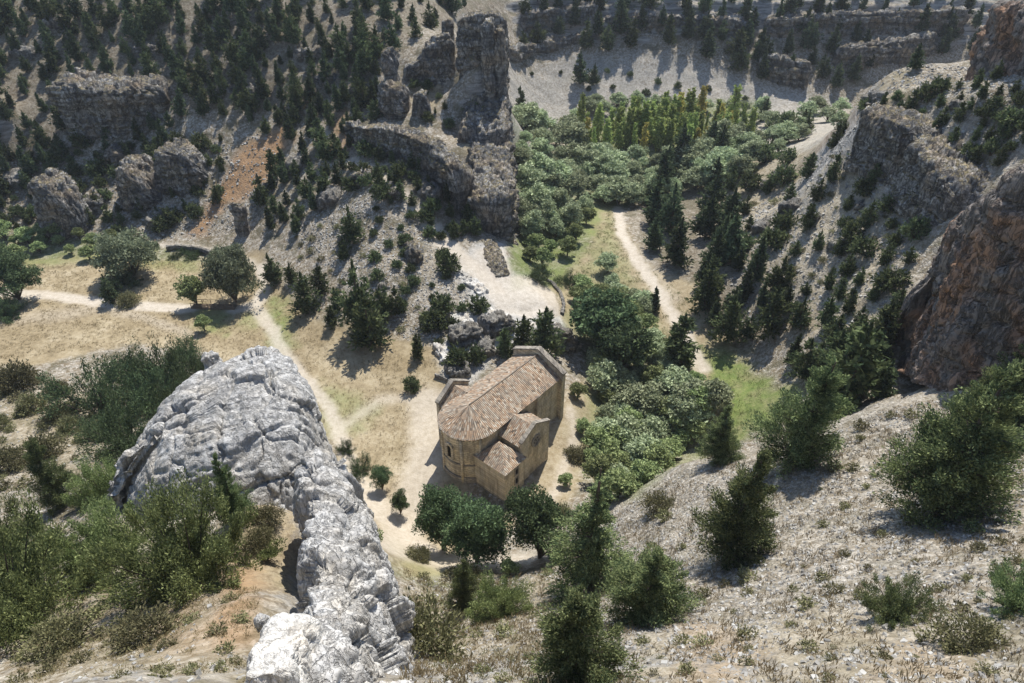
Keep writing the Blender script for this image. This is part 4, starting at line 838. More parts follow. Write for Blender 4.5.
proto('near_bush', padded(251, 2.8, 2.3, 46000, .06, 110, 1, 'bushj', False, pad=.5), 3.3, 2.4)
proto('dark_bush', padded(252, 2.2, 2.2, 40000, .055, 190, 1, 'nearj', False, pad=.36), 2.9, 2.4)
for i in range(3): proto('leafy_bush', padded(210+i, 2.9, 2.3, 11000, .085, 70, 1, 'broad', False, pad=.62), 3.4, 2.4)
proto('meadow_willow', broad(270, 7, 5, 15000, .17, 90, 'sallow', .02, .22), 6.6, 5)
proto('near_shrub', bush(260, 1.3, 1.3, 5000, .06, 90, 'scrub'), 1.5, 1.3)
NAME = {'river_tree': 'riverside_tree', 'golden_poplar_tree': 'poplar_tree', 'leafy_bush': 'bush', 'scrub_bush': 'bush', 'near_juniper_tree': 'juniper_tree', 'near_pine_tree': 'pine_tree', 'near_bush': 'juniper_bush', 'dark_bush': 'juniper_bush', 'chapel_tree': 'broadleaf_tree', 'meadow_willow': 'willow_tree', 'near_shrub': 'shrub'}
ALL = []
prs = random.Random(11)
def plant(kind, u, vb, vt, wide=1.0, label=None, group=None, var=None, word=None, lab_at=None):
    g = ground(u, vb); zt = top_z(g[1], vt); cr, tr, H, R = PROTO[kind][prs.randrange(len(PROTO[kind])) if var is None else var]
    k = max(.2, (zt-g[2])/H); ww = k*wide
    nm = NAME.get(kind, kind); base = (g[0], g[1], g[2]-.06)
    cat = 'shrub' if nm == 'shrub' else 'bush' if 'bush' in nm else 'tree'
    rt = bpy.data.objects.new(nm, None if nm != 'shrub' else cr); COL.objects.link(rt); rt.location = base; rt.rotation_euler = (0, 0, prs.uniform(0, 6.28)); rt.scale = (ww, ww, k)
    rt.empty_display_size = .5
    if 'tree' in nm: rt.rotation_euler = (prs.gauss(0, .045), prs.gauss(0, .045), prs.uniform(0, 6.28))
    if nm != 'shrub':
        for pn, me in (('crown', cr), ('trunk', tr)):
            o = bpy.data.objects.new(pn, me); COL.objects.link(o); o.parent = rt
    tag(rt, label, cat, group)
    ALL.append(dict(o=rt, p=g, h=zt-g[2], k=nm, lab=label, word=word, grp=group, uv=(u, vb)))
    return rt
def inside(poly_, u, v):
    c = False; n = len(poly_)
    for i in range(n):
        (ax, ay), (bx, by) = poly_[i], poly_[(i+1) % n]
        if (ay > v) != (by > v) and u < (bx-ax)*(v-ay)/(by-ay+1e-9)+ax: c = not c
    return c
USED = []
def scatter(kind, pts, space, hpx, word, group, n=999, wide=(.85, 1.2), persp=0.0, seed=0, avoid=0.):
    """trees of one kind over an area of the valley outlined as it is seen, at least `space` pixels apart"""
    r = random.Random(seed+len(pts)*7+int(space*13)); us = [p[0] for p in pts]; vs = [p[1] for p in pts]; mine = []; tries = 0
    while len(mine) < n and tries < 6000:
        tries += 1; u, v = r.uniform(min(us), max(us)), r.uniform(min(vs), max(vs))
        if not inside(pts, u, v): continue
        sp_ = space*(.7+.6*r.random())
        if any((u-a)**2+((v-b)*1.5)**2 < sp_**2 for a, b in mine): continue
        if avoid and any((u-a)**2+((v-b)*1.5)**2 < avoid**2 for a, b in USED): continue
        mine.append((u, v)); USED.append((u, v))
        ks = kind if isinstance(kind, (list, tuple)) else [kind]
        plant(ks[r.randrange(len(ks))], u, v, v-r.uniform(*hpx), r.uniform(*wide), None, group, None, word)

# ------------------------------------------------------------------ the trees and bushes one can tell apart
def P1(kind, u, vb, vt, wide, label, group=None, var=None):
    USED.append((u, vb)); return plant(kind, u, vb, vt, wide, label, group, var)
P1('near_juniper_tree', 790, 461, 346, 1.0, 'large dark juniper on the crest of the pale scree above the small meadow', None, 1)
P1('near_juniper_tree', 728, 556, 446, .95, 'upright green juniper standing alone on the pale near scree', None, 0)
P1('near_juniper_tree', 930, 508, 366, 1.0, 'biggest dark spreading juniper on the near scree below the reddish cliff', None, 2)
P1('near_juniper_tree', 1005, 416, 340, 1.2, 'dark juniper on the scree crest in front of the reddish cliff foot', None, 2)
P1('near_juniper_tree', 718, 462, 408, 1.1, 'juniper at the scree edge beside the river trees', None, 0)
P1('dark_bush', 900, 618, 584, .85, 'low dark juniper bush in the lower part of the near scree', None, 0)
P1('near_shrub', 968, 645, 622, 1.1, 'small low shrub to the right of the low dark bush on scree')
P1('dark_bush', 1030, 608, 566, .8, 'dark bush cut by the right edge of the scree', None, 0)
P1('near_shrub', 658, 512, 496, 1.1, 'small shrub on the upper rim of the pale scree')
P1('near_pine_tree', 588, 586, 468, 1.25, 'tall dark pine with a thin pointed top in front of the chapel', None, 0)
P1('near_juniper_tree', 644, 618, 548, 1.25, 'broad feathery juniper right of the tall pointed pine', None, 2)
P1('near_juniper_tree', 574, 680, 590, 1.15, 'green juniper at the bottom edge below the tall pointed pine', None, 1)
P1('near_juniper_tree', 463, 606, 556, .85, 'small olive juniper on the slope below the dark trees by the apse', None, 0)
P1('near_bush', 500, 616, 582, .8, 'rounded light green bush on the slope below the chapel', None, 1)
P1('chapel_tree', 444, 550, 484, .8, 'dark leafy tree just below the apse, beside the bare path', None, 0)
P1('chapel_tree', 476, 562, 485, .84, 'dark leafy tree in front of the sacristy corner', None, 1)
P1('chapel_tree', 541, 558, 475, .8, 'dark leafy tree right of the sacristy', None, 2)
P1('chapel_tree', 383, 490, 461, .72, 'small round green tree on the bare path left of the apse, upper of two', None, 0)
P1('chapel_tree', 401, 514, 487, .68, 'small round green tree on the bare path left of the apse, lower of two', None, 1)
P1('leafy_bush', 361, 472, 453, .7, 'sapling in the meadow beside the jagged fin, nearer the chapel path')
P1('leafy_bush', 347, 452, 438, .7, 'smallest sapling in the meadow beside the big fin')
P1('river_tree', 372, 548, 524, .8, 'pale weedy sapling at the foot of the jagged fin')
P1('near_bush', 192, 580, 484, .70, 'largest green juniper bush above the orange soil beside the fins', None, 0)
P1('near_bush', 110, 560, 506, .75, 'bright green bush joined to the left of the largest juniper bush', None, 1)
P1('near_bush', 8, 622, 522, .75, 'dense dark green bush at the lower left edge', None, 0)
P1('near_bush', 40, 566, 516, .62, 'dense bush behind the one at the lower left edge', None, 1)
P1('near_bush', -14, 574, 500, .7, 'bush cut by the left edge above the lower left bush', None, 0)
P1('near_juniper_tree', 62, 506, 436, .75, 'dark conical juniper on the left slope above the dense bushes', None, 1)
P1('near_bush', 105, 498, 458, .75, 'grey green bush beside the dark conical juniper', None, 1)
P1('near_juniper_tree', 240, 520, 455, .7, 'thin open young pine on the saddle between the two fins', None, 0)
P1('near_shrub', 203, 466, 443, 1.1, 'low shrub growing on the face of the big fin')
for u, vb, vt, wd, lab in ((286,505,490,1.,'small shrub on the saddle nearest the jagged fin'),(268,522,508,1.1,'small shrub in the middle of the saddle between the fins'),(258,548,532,1.1,'small shrub on the saddle just right of the largest bush'),(150,640,618,1.2,'straggly shrub on the tan soil below the largest bush'),(60,650,628,1.2,'straggly shrub on the tan soil near the lower left bush')): P1('near_shrub', u, vb, vt, wd, lab)
P1('near_shrub', 420, 655, 612, .8, 'dark shrub at the foot of the jagged fin by the bottom edge')
for u, vb, vt, wd, lab in ((140,386,340,1.0,'dark rounded bush at the far end of the bush row behind the fin'),(168,392,336,.8,'tall dark tree in the middle of the bush row behind the fin'),(185,362,333,.9,'round bush at the path end of the bush row behind the fin'),(152,415,365,.9,'dark green bush in the lower part of the bush row'),(185,420,372,.8,'dark bush touching the top of the big fin'),
     (98,412,356,.95,'tall loose grey green bush left of the bush row'),(128,448,398,.9,'dark bush below the bush row beside the fin'),(165,455,410,.8,'deep green bush pressed against the left flank of the big fin'),(205,372,350,.9,'small green bush between the path and the big fin'),(110,440,405,.8,'mid green bush below the tall loose bush'),(135,480,445,1.,'olive bush on the slope under the big fin')):
    P1('leafy_bush', u, vb, vt, wd*.85, lab, 'bushes behind the big fin')
for u, vb, vt, wd, lab in ((22,388,358,.9,'dark twin bush at the near edge of the left meadow'),(5,390,368,.9,'dark bush cut by the left edge beside the twin bush'),(60,396,379,1.1,'low bush on the left slope nearest the meadow'),(34,411,391,1.0,'round bush on the left slope under the twin bush'),(60,421,406,1.0,'small grey bush in the middle of the left slope'),(73,432,414,1.0,'small grey bush just right of the middle of the left slope'),(98,437,420,1.0,'small olive bush right on the left slope'),(0,430,412,1.0,'olive bush cut by the left edge halfway down the left slope'),(48,456,432,1.1,'loose bush on the lower left slope above the conical juniper'),(12,470,446,1.1,'loose bush on the left slope near the left edge')):
    P1('scrub_bush', u, vb, vt, wd*.85, lab, 'bushes on the left slope')
P1('chapel_tree', 20, 300, 238, 1.1, 'large dark tree beside the path at the left meadow edge', None, 2)
P1('leafy_bush', 2, 318, 294, 1., 'dark bush cut by the left edge below the large dark tree')
P1('meadow_willow', 134, 276, 228, .95, 'wide grey green willow in the middle of the upper meadow')
P1('meadow_willow', 236, 302, 242, .62, 'pale willow beside the footbridge end')
P1('meadow_willow', 230, 272, 242, .8, 'pale willow behind the one by the footbridge')
P1('river_tree', 197, 306, 268, 1.0, 'dark green riverside bush above the footbridge', None, 0)
P1('river_tree', 205, 332, 312, 1.0, 'bright green bush in the stream bed below the footbridge', None, 1)
P1('scrub_bush', 130, 304, 290, 1.1, 'round grey bush beside the path in the upper meadow')
P1('pine_tree', 114, 304, 276, 1.0, 'small lone pine by the path in the upper meadow', None, 2)
P1('leafy_bush', 122, 286, 266, 1.2, 'dark low bush under the wide willow')
for u, vb, vt, wd, lab in ((275,284,254,1.,'round topped juniper nearest the path fork at the slope foot'),(292,284,262,1.,'second juniper from the path fork at the slope foot'),(307,314,276,1.05,'large dense juniper at the meadow edge below the rocky slope'),(321,294,264,1.,'juniper on the slope just above the large dense juniper'),(338,311,288,1.,'low round juniper right of the large dense juniper'),(332,326,306,1.1,'dark low juniper on the meadow edge'),(354,244,206,.9,'pointed juniper on the bare slope above the path junction'),
     (372,346,292,1.,'tall dark juniper at the meadow edge casting a broad shadow'),(362,330,264,.8,'tall pointed juniper behind the broad shadow juniper'),(383,318,286,.95,'juniper right of the tall pointed juniper'),(398,314,286,.9,'last juniper of the row toward the white terrace'),(418,358,333,.85,'small round juniper standing alone on the meadow beside the chapel'),(343,260,238,1.,'small juniper high on the bare slope')):
    P1('juniper_tree', u, vb, vt, wd, lab, 'junipers at the foot of the spur')
for u, vb, vt, wd, lab in ((443,312,288,.9,'dark bush on the rocky slope left of the white terrace'),(478,310,292,1.,'round bush on the near edge of the white terrace'),(436,328,303,1.,'dark bush lower on the rocky slope left of the white terrace'),(455,346,330,.8,'dark bush on the ledges behind the chapel'),(476,362,340,.7,'dark juniper bush just above the chapel roof'),(458,366,342,.9,'small bush behind the near transept'),(447,270,246,.9,'bush beside the retaining wall path'),(412,390,372,.7,'small leaning bush left of the near transept')):
    P1('juniper_bush', u, vb, vt, wd, lab, 'bushes on the chapel rocks')
P1('juniper_tree', 543, 352, 306, 1.0, 'tall green tree right behind the west gable of the chapel'); P1('juniper_tree', 522, 360, 318, 1.0, 'dark tree behind the chapel roof ridge'); P1('juniper_tree', 504, 356, 328, .9, 'small dark tree behind the chapel near the ledges')
P1('juniper_bush', 475, 121, 98, 1.25, 'big round juniper on the terrace of the spur below the pillars'); P1('juniper_tree', 488, 175, 157, .9, 'single conical juniper on the flat grassy cliff block')
P1('pine_tree', 580, 84, 52, 1.05, 'larger of two lone pines on the far pale scree'); P1('pine_tree', 593, 86, 63, 1.0, 'smaller of two lone pines on the far pale scree')
P1('pine_tree', 653, 312, 287, 1.1, 'small dark conical tree beside the valley track'); P1('juniper_tree', 676, 366, 316, 1.15, 'dark conical tree where the valley track narrows'); P1('juniper_tree', 845, 402, 318, 1.0, 'large olive juniper in the gully before the cave')
P1('broadleaf_tree', 602, 350, 284, 1.1, 'large leafy tree on the river bank beside the terrace wall', None, 1); P1('broadleaf_tree', 622, 372, 316, 1.0, 'dark leafy tree between the chapel and the valley track', None, 0)
P1('leafy_bush', 537, 280, 262, 1.2, 'round green bush below the flat topped cliff block'); P1('leafy_bush', 570, 285, 270, 1.2, 'round green bush in the meadow left of the valley track')
P1('pine_tree', 521, 120, 86, .8, 'dark thin pine at the foot of the spur edge')
for u, vb, vt, kd, lab in ((578,398,380,'river_tree','green bush at the foot of the chapel gable, nearest the river'),(583,432,416,'river_tree','green bush right of the chapel, halfway along its side'),(574,458,446,'scrub_bush','dull bush on the bank right of the chapel transept'),(566,486,472,'river_tree','green bush right of the sacristy at the path edge'),(590,466,446,'river_tree','large bush between the chapel and the near scree'),(560,520,506,'scrub_bush','dull bush behind the tall pointed pine'),(600,505,486,'river_tree','green bush at the scree foot behind the tall pointed pine'),(418,560,548,'scrub_bush','low bush left of the dark tree below the apse'),(510,575,560,'river_tree','green bush between the dark chapel trees and the slope'),(466,578,566,'scrub_bush','low bush below the dark tree before the sacristy')):
    P1(kd, u, vb, vt, 1.1, lab, 'bushes round the chapel')
# ------------------------------------------------------------------ the woods
scatter(['pine_tree','pine_tree','juniper_tree'], [(-10,-5),(300,-5),(300,40),(200,70),(170,80),(120,76),(60,80),(-10,95)], 20, (13,36), 'in hillside forest', 'pines in the upper hillside forest', 150, seed=1)
scatter(['pine_tree','juniper_tree'], [(300,-5),(475,-5),(455,18),(432,30),(400,50),(380,60),(350,110),(320,115),(180,118),(180,80),(290,50)], 19, (12,34), 'in forest behind spur', 'pines in the forest behind the spur', 130, seed=2)
scatter('pine_tree', [(-10,95),(60,90),(66,130),(100,140),(60,165),(-10,230)], 22, (18,30), 'on hillside', 'pines beside the cliff band', 24, seed=3, avoid=9)
scatter('pine_tree', [(100,140),(175,125),(180,155),(140,165),(110,160)], 20, (16,26), 'under cliff band', 'pines under the cliff band', 9, seed=31)
scatter(['juniper_tree','juniper_bush','juniper_bush'], [(-10,150),(230,140),(225,200),(170,235),(-10,235)], 15, (8,20), 'low on hillside', 'junipers on the lower hillside', 84, seed=4, avoid=8)
scatter(['pine_tree','juniper_tree'], [(235,120),(345,110),(350,170),(320,215),(290,240),(255,225),(262,190),(290,150)], 19, (16,30), 'right of orange scree', 'junipers right of the orange scree', 36, seed=5, avoid=9)
scatter(['juniper_bush','juniper_tree'], [(340,115),(470,190),(490,238),(440,240),(400,210),(350,190)], 13, (9,22), 'on shaded spur side', 'junipers on the shaded side of the spur', 52, seed=6, avoid=8)
scatter('juniper_bush', [(360,200),(430,235),(470,300),(440,350),(380,300)], 18, (6,13), 'on stony spur slope', 'bushes on the stony slope of the spur', 26, seed=7, avoid=9)
scatter(['juniper_tree','pine_tree'], [(335,60),(385,50),(378,85),(384,122),(345,130)], 14, (16,28), 'left of stacked pinnacle', 'trees left of the stacked pinnacle', 14, seed=81)
scatter(['juniper_tree','juniper_bush'], [(405,80),(440,90),(455,132),(420,118)], 12, (7,15), 'between the spur rocks', 'junipers between the spur rocks', 9, seed=8, avoid=7)
scatter(['pine_tree','juniper_tree'], [(530,-5),(740,-5),(760,62),(740,72),(690,52),(620,46),(600,56),(565,44),(520,60)], 22, (20,34), 'on far ledges', 'pines on the ledges above the far scree', 40, seed=9)
scatter('pine_tree', [(740,-5),(985,-5),(985,50),(900,78),(850,96),(750,80)], 20, (18,32), 'on the dark far wall', 'pines on the dark far wall', 46, seed=10)
scatter('juniper_bush', [(510,75),(620,70),(740,95),(840,120),(700,104),(620,104)], 26, (4,9), 'dotted on the far scree', 'bushes dotted on the far scree', 18, seed=11)
scatter(['juniper_bush','juniper_tree'], [(852,112),(1030,60),(1030,145),(985,175),(950,170),(935,140),(880,118)], 17, (13,24), 'on the bushy plateau', 'junipers on the bushy plateau', 46, seed=12)
scatter(['juniper_tree','juniper_tree','juniper_bush'], [(700,150),(740,118),(790,118),(842,125),(870,170),(925,195),(940,230),(905,285),(890,330),(850,330),(790,285),(740,250)], 23, (14,28), 'on the stony right slope', 'junipers on the stony right slope', 62, seed=13, avoid=10)
scatter(['juniper_tree','pine_tree'], [(700,250),(760,280),(830,330),(900,350),(890,400),(850,410),(800,380),(770,345),(720,345),(690,310)], 22, (22,48), 'at right slope foot', 'junipers at the foot of the right slope', 30, seed=14, avoid=9, wide=(.9,1.15))
scatter('pine_tree', [(640,205),(662,175),(700,150),(740,150),(730,200),(735,260),(700,280),(655,262)], 19, (30,56), 'in pine stand beside track', 'tall pines beside the valley track', 16, seed=15, avoid=7, wide=(1.0,1.35))
for k in range(84):       # the poplar plantation, in rows
    u = 582+(k % 21)*7.6+prs.uniform(-6, 6)+3*(k//21); v = 132+7*(k//21)+prs.uniform(-4, 4)-(u-580)*.045
    plant('golden_poplar_tree' if (u > 672 and prs.random() < .2) or prs.random() < .03 else 'poplar_tree', u, v, v-prs.uniform(18, 38), prs.uniform(.8, 1.7), None, 'poplars of the valley plantation', None, 'in the plantation rows'); USED.append((u, v))
scatter('willow_tree', [(580,104),(840,112),(850,130),(760,128),(740,118),(620,114),(560,128)], 17, (14,24), 'behind the plantation', 'pale willows behind the plantation', 22, seed=16, wide=(1.,1.4))
scatter('willow_tree', [(520,128),(580,140),(620,168),(700,160),(740,140),(800,140),(760,165),(730,185),(640,205),(615,215),(600,200),(560,240),(520,245),(515,180)], 15, (16,36), 'in valley thicket', 'willows of the valley thicket', 90, seed=17, wide=(.95,1.35))
scatter('river_tree', [(520,240),(560,215),(590,215),(590,255),(570,275),(530,270)], 15, (14,26), 'beside valley meadow', 'bushes beside the valley meadow', 9, seed=18, wide=(1.,1.3), avoid=8)
scatter(['river_tree','river_tree','willow_tree'], [(572,290),(610,270),(640,300),(650,340),(690,385),(715,410),(700,440),(650,480),(620,500),(590,490),(596,440),(606,400),(590,350)], 14, (15,34), 'along the river', 'riverside trees along the river', 84, seed=19, wide=(1.,1.35), avoid=9)
scatter('river_tree', [(-10,232),(60,236),(120,240),(150,252),(90,262),(60,252),(-10,268)], 14, (10,24), 'in the streamside hedge', 'bushes of the streamside hedge', 20, seed=20, wide=(1.,1.4), avoid=7)
scatter('leafy_bush', [(165,250),(215,252),(215,262),(170,262)], 11, (6,10), 'along dark retaining wall', 'bushes along the retaining wall', 5, seed=21, avoid=5)
# low shrubs on the near slopes, each its own
scatter('shrub', [(620,520),(690,475),(760,462),(880,415),(1024,375),(1024,683),(610,683)], 21, (3,9), 'on the near scree', 'low shrubs on the near scree', 100, seed=22, wide=(1.,1.6), avoid=8)
scatter('shrub', [(415,575),(560,575),(620,683),(420,683)], 18, (4,9), 'below chapel', 'low shrubs below the chapel', 30, seed=23, wide=(1.,1.5), avoid=8)
scatter('shrub', [(60,590),(240,600),(250,683),(0,683),(40,640)], 20, (4,9), 'on tan soil', 'low shrubs below the largest bush', 26, seed=24, wide=(1.,1.6), avoid=8)
scatter('shrub', [(0,395),(120,420),(120,480),(0,500)], 16, (4,9), 'on the left slope', 'low shrubs on the left slope', 26, seed=25, wide=(1.,1.6), avoid=8)
scatter('shrub', [(400,335),(430,310),(330,220),(290,240),(300,265)], 14, (3,6), 'on the spur foot', 'low shrubs on the spur foot', 26, seed=26, wide=(1.,1.6), avoid=7)
scatter('shrub', [(740,210),(830,150),(900,200),(890,300),(800,290)], 13, (3,7), 'on right slope', 'low shrubs among the right slope junipers', 40, seed=27, wide=(1.,1.6), avoid=7)

# ------------------------------------------------------------------ labels: what stands nearest tells copies apart
LM = [('pale cliff band', (120,130)), ('orange scree', (250,170)), ('stacked rock pinnacle', (397,108)), ('twin rock pillar', (490,84)), ('leaning dark rock', (70,232)), ('stone chapel', (500,430)), ('white rock terrace', (520,300)), ('flat-topped cliff block', (490,246)),
      ('poplar rows', (660,140)), ('two lone scree pines', (586,86)), ('cave mouth', (905,335)), ('shaded cliff band', (890,168)), ('square reddish tower', (1000,74)), ('small river meadow', (745,400)), ('valley track bend', (622,235)), ('big fin', (230,500)), ('largest juniper bush', (192,596)),
      ('small stone pillar', (244,236)), ('grey rock nose', (150,210)), ('curved rock wall', (425,86)), ('overhanging ledge', (420,165)), ('spreading near juniper', (930,508)), ('lone upright juniper', (728,556)), ('crest juniper', (790,462)), ('low dark scree bush', (900,624)), ('tall pointed pine', (590,600)),
      ('smooth white boulder', (285,660)), ('footbridge', (215,308)), ('wide meadow willow', (134,274)), ('path fork', (262,268)), ('conical left juniper', (62,506)), ('top left corner', (10,20)), ('top edge middle', (400,10)), ('far rock band', (690,40)), ('dark far rock face', (780,90)), ('wooded hillside top', (230,30)), ('track narrowing', (690,350)), ('round terrace juniper', (475,121)), ('right plateau end', (1020,120))]
LMP = [(n, ground(*q)[:2]) for n, q in LM]
ORD = ['', 'second ', 'third ', 'fourth ', 'fifth ', 'sixth ', 'seventh ', 'eighth ', 'ninth ', 'tenth ', 'eleventh ', 'twelfth ', 'thirteenth ', 'fourteenth ', 'fifteenth ', 'sixteenth ', 'seventeenth ', 'eighteenth ', 'nineteenth ', 'twentieth ']
def ordn(i): return ORD[i] if i < 20 else None
SP = {'pine_tree': 'pine', 'juniper_tree': 'conical juniper', 'juniper_bush': 'round juniper bush', 'willow_tree': 'pale willow', 'riverside_tree': 'green riverside tree', 'poplar_tree': 'slim poplar', 'bush': 'dark leafy bush', 'shrub': 'low shrub', 'broadleaf_tree': 'dark tree'}
TW = {'pine_tree': 'dark ', 'juniper_tree': 'dark ', 'juniper_bush': 'dark ', 'willow_tree': 'rounded ', 'riverside_tree': '', 'poplar_tree': 'upright ', 'bush': '', 'shrub': 'dull green ', 'broadleaf_tree': ''}
bins = {}
for a in ALL:
    if a['lab']: continue
    n = min(range(len(LMP)), key=lambda i: np.hypot(*(LMP[i][1]-a['p'][:2]))); kd = a['k']
    if kd == 'poplar_tree' and a['o'].children[0].data.materials[0] is M['gold']: kd = 'gold'
    bins.setdefault((kd, a['word'], n), []).append((np.hypot(*(LMP[n][1]-a['p'][:2])), a))
for (kd, word, n), l in bins.items():
    l.sort(key=lambda q: q[0]); sp_ = 'yellowing poplar' if kd == 'gold' else TW[kd]+SP[kd]
    for i, (dd, a) in enumerate(l):
        o_ = ordn(i)
        a['o']['label'] = f"{sp_} {word}, {o_}nearest the {LMP[n][0]}" if o_ is not None else f"{sp_} {word}, well away from the {LMP[n][0]}"
for lst, txt in ((OUTO, 'low grey rock outcrop on the hillside'), (OUTO2, 'low pale rock outcrop on the right slope')):
    bb = {}
    for o in lst:
        p = np.array(o.location[:2]); n = min(range(len(LMP)), key=lambda i: np.hypot(*(LMP[i][1]-p))); bb.setdefault(n, []).append((np.hypot(*(LMP[n][1]-p)), o))
    for n, l in bb.items():
        for i, (dd, o) in enumerate(sorted(l, key=lambda q: q[0])): o['label'] = f"{txt}, {ORD[i]}nearest the {LMP[n][0]}"

# ------------------------------------------------------------------ loose stones and dry grass nobody could count
def stones(name, label, pts, n, smin, smax, mat, seed, powr=2.5):
    rs = np.random.RandomState(seed); pg = np.array([ground(u, v)[:2] for u, v in pts]); lo, hi = pg.min(0), pg.max(0)
    q = lo+rs.rand(n*4, 2)*(hi-lo); d = sdf(pg, q[:, 0], q[:, 1]); k = (d > 0)&(lookup(soft_, q[:, 0], q[:, 1]) < .5)&(fbm(q[:, 0]*.3, q[:, 1]*.3, seed, 3)+.25*rs.normal(size=len(q)) > -.1); q = q[k][:n]; n = len(q)
    z = lookup(GZ2, q[:, 0], q[:, 1]); s = smin+(smax-smin)*rs.rand(n)**powr
    cube = np.array([(-1,-1,-1),(1,-1,-1),(1,1,-1),(-1,1,-1),(-1,-1,1),(1,-1,1),(1,1,1),(-1,1,1)], float)*.5
    V = cube[None]*(s[:, None]*(.5+.8*rs.rand(n, 3)))[:, None, :]*(.6+.6*rs.rand(n, 8, 1))
    e = rs.normal(size=(n, 4)); e /= np.linalg.norm(e, axis=1)[:, None]; w_, x_, y_, z_ = e.T
    Rm = np.stack([1-2*(y_*y_+z_*z_), 2*(x_*y_-z_*w_), 2*(x_*z_+y_*w_), 2*(x_*y_+z_*w_), 1-2*(x_*x_+z_*z_), 2*(y_*z_-x_*w_), 2*(x_*z_-y_*w_), 2*(y_*z_+x_*w_), 1-2*(x_*x_+y_*y_)], 1).reshape(n, 3, 3)
    V = np.einsum('nij,nkj->nki', Rm, V); V[..., 2] *= .7
    V = (V+np.stack([q[:, 0], q[:, 1], z+.02*s], 1)[:, None, :]).reshape(-1, 3)
    f = np.array([(0,3,2,1),(4,5,6,7),(0,1,5,4),(1,2,6,5),(2,3,7,6),(3,0,4,7)]); Q = (np.arange(n)[:, None, None]*8+f[None]).reshape(-1, 4)
    tag(link(name, mesh_np(name, V, Q, mat)), label, 'stones', kind='stuff')
def stone_col():
    t = NT('loose limestone'); r = t.n('ShaderNodeNewGeometry').outputs['Random Per Island']
    return t.color(t.ramp(r, [(0., (.15,.145,.135)), (.35, (.27,.26,.24)), (.7, (.36,.35,.325)), (1., (.47,.46,.43))]))
M['loose'] = stone_col()
NEAR = [(600,520),(690,472),(760,460),(880,412),(1060,375),(1060,700),(560,700)]
stones('gravel', 'grey limestone rubble strewn over the near scree', NEAR, 26000, .03, .26, M['loose'], 1, 4)
stones('gravel', 'rubble on the slope under the chapel', [(405,570),(600,560),(640,700),(400,700)], 8000, .03, .22, M['loose'], 2, 4)
stones('gravel', 'stones on the left slope', [(-20,395),(110,410),(150,500),(240,640),(250,700),(-20,700)], 9000, .03, .25, M['loose'], 3, 4)
stones('gravel', 'rubble on the stony spur slope', [(290,235),(350,180),(430,230),(480,260),(460,330),(430,360),(360,300)], 6000, .08, .5, M['loose'], 4, 4)
stones('gravel', 'rubble on the right slope', [(720,330),(740,215),(830,140),(930,200),(900,290),(880,380),(800,300)], 8000, .1, .55, M['loose'], 5, 4)
stones('gravel', 'rubble on the bushy plateau', [(852,112),(1030,60),(1030,145),(985,175),(950,170),(935,140)], 3500, .1, .55, M['loose'], 6, 4)
stones('gravel', 'rubble on the lower hillside', [(-20,140),(280,130),(260,220),(150,240),(-20,235)], 4000, .1, .6, M['loose'], 7, 4)
def tufts(name, label, pts, n, h, mat, seed, per=9, thr=-.05):
    rs = np.random.RandomState(seed); pg = np.array([ground(u, v)[:2] for u, v in pts]); lo, hi = pg.min(0), pg.max(0)
    q = lo+rs.rand(n*4, 2)*(hi-lo); d = sdf(pg, q[:, 0], q[:, 1]); k = (d > 0)&(lookup(MASK['path'], q[:, 0], q[:, 1]) < .4)&(fbm(q[:, 0]*.4, q[:, 1]*.4, seed, 3) > thr); q = q[k][:n]
    s = h*(.5+rs.rand(len(q))); z = lookup(GZ2, q[:, 0], q[:, 1]); c = np.repeat(np.stack([q[:, 0], q[:, 1], z], 1), per, 0); ss = np.repeat(s, per)
    g = rs.normal(size=c.shape); d = g*.55; d[:, 2] = np.abs(d[:, 2])+.75; c = c+g*np.array([.3, .3, 0])*ss[:, None]+d*(ss*.4)[:, None]
    tag(link(name, blades(name, c, d, ss*.55, ss*.09, mat, rs)), label, 'grass', kind='stuff')
tufts('dry_grass', 'dry straw tufts between the stones of the near scree', NEAR, 5200, .22, M['dry'], 11)
tufts('dry_grass', 'dry straw on the slope under the chapel', [(405,570),(600,560),(640,700),(400,700)], 2600, .26, M['dry'], 12)
tufts('dry_grass', 'dry straw on the tan soil by the fins', [(60,580),(260,590),(262,690),(-10,690),(30,640)], 1500, .16, M['dry'], 13)
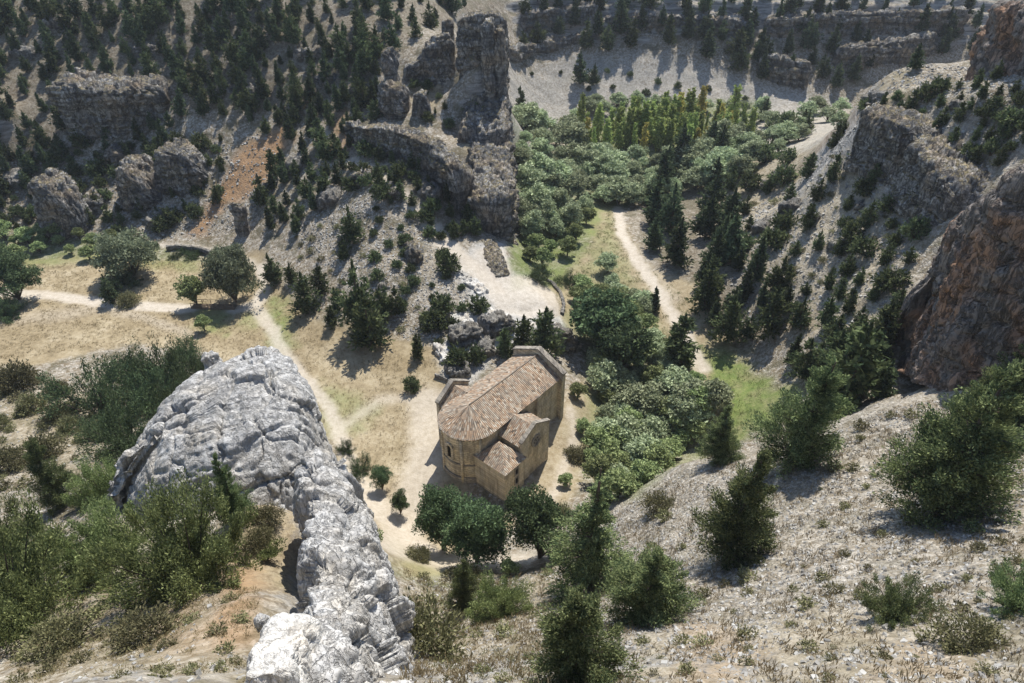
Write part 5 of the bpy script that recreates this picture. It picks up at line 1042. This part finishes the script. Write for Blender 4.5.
tufts('scrub_grass', 'dull green tufts between the stones of the near scree', NEAR, 1500, .14, M['scrub'], 14, 9, .1)
tufts('scrub_grass', 'dull green tufts on the left slope', [(-10,390),(110,400),(150,480),(240,650),(-10,690)], 1500, .15, M['scrub'], 15, 9, .05)
tufts('scrub_grass', 'dull green tufts on the slope under the chapel', [(405,570),(600,560),(640,700),(400,700)], 1200, .2, M['scrub'], 16, 9, .05)

# tall dry stalks on the lip of the slope
for k, (u, v, h, lab) in enumerate(((548,668,1.5,'tall yellow dry stalks leaning at the bottom edge beside the green juniper'),(520,676,.9,'short yellow dry stalks left of the tall stalks at the bottom edge'),(470,672,.8,'yellow dry stalks at the bottom edge above the flat white slab'),(440,660,.7,'spreading straw clump by the dark shrub at the foot of the jagged fin'))):
    g = ground(u, v); rs = np.random.RandomState(300+k); b = MB()
    for i in range(16):
        a, l = rs.rand()*6.28, h*(.5+.6*rs.rand()); dx, dy = math.cos(a)*.35*l, math.sin(a)*.35*l; x0, y0 = rs.normal(size=2)*.12
        b.tube([(x0, y0, -.1), (x0+dx*.4, y0+dy*.4, l*.55), (x0+dx, y0+dy, l)], [.016, .012, .005], 4)
        for m in range(5):
            f = .45+.11*m; p = np.array([x0+dx*f, y0+dy*f, l*(f+.05)]); e = rs.normal(size=3)*.10; b.tube([tuple(p), tuple(p+e+np.array([0, 0, .08]))], [.010, .004], 4)
    o = b.build('dry_stalks', M['dry']); o.location = g; tag(o, lab, 'dry plant')

tufts('meadow_grass', 'short dry grass of the left meadow', [(0,262),(110,262),(230,262),(280,290),(320,335),(440,360),(430,440),(420,560),(370,530),(330,440),(250,390),(150,345),(0,360)], 9000, .2, M['dry'], 21, 7, -.2)
tufts('valley_grass', 'green and dry grass of the valley meadow', [(612,205),(650,270),(690,300),(790,395),(735,440),(640,350),(530,290),(590,245)], 3500, .25, M['river'], 22, 7, -.1)
stones('gravel', 'loose stones on the ground round the chapel', [(330,330),(440,350),(600,400),(560,520),(430,570),(340,450)], 2500, .06, .35, M['loose'], 8, 4)
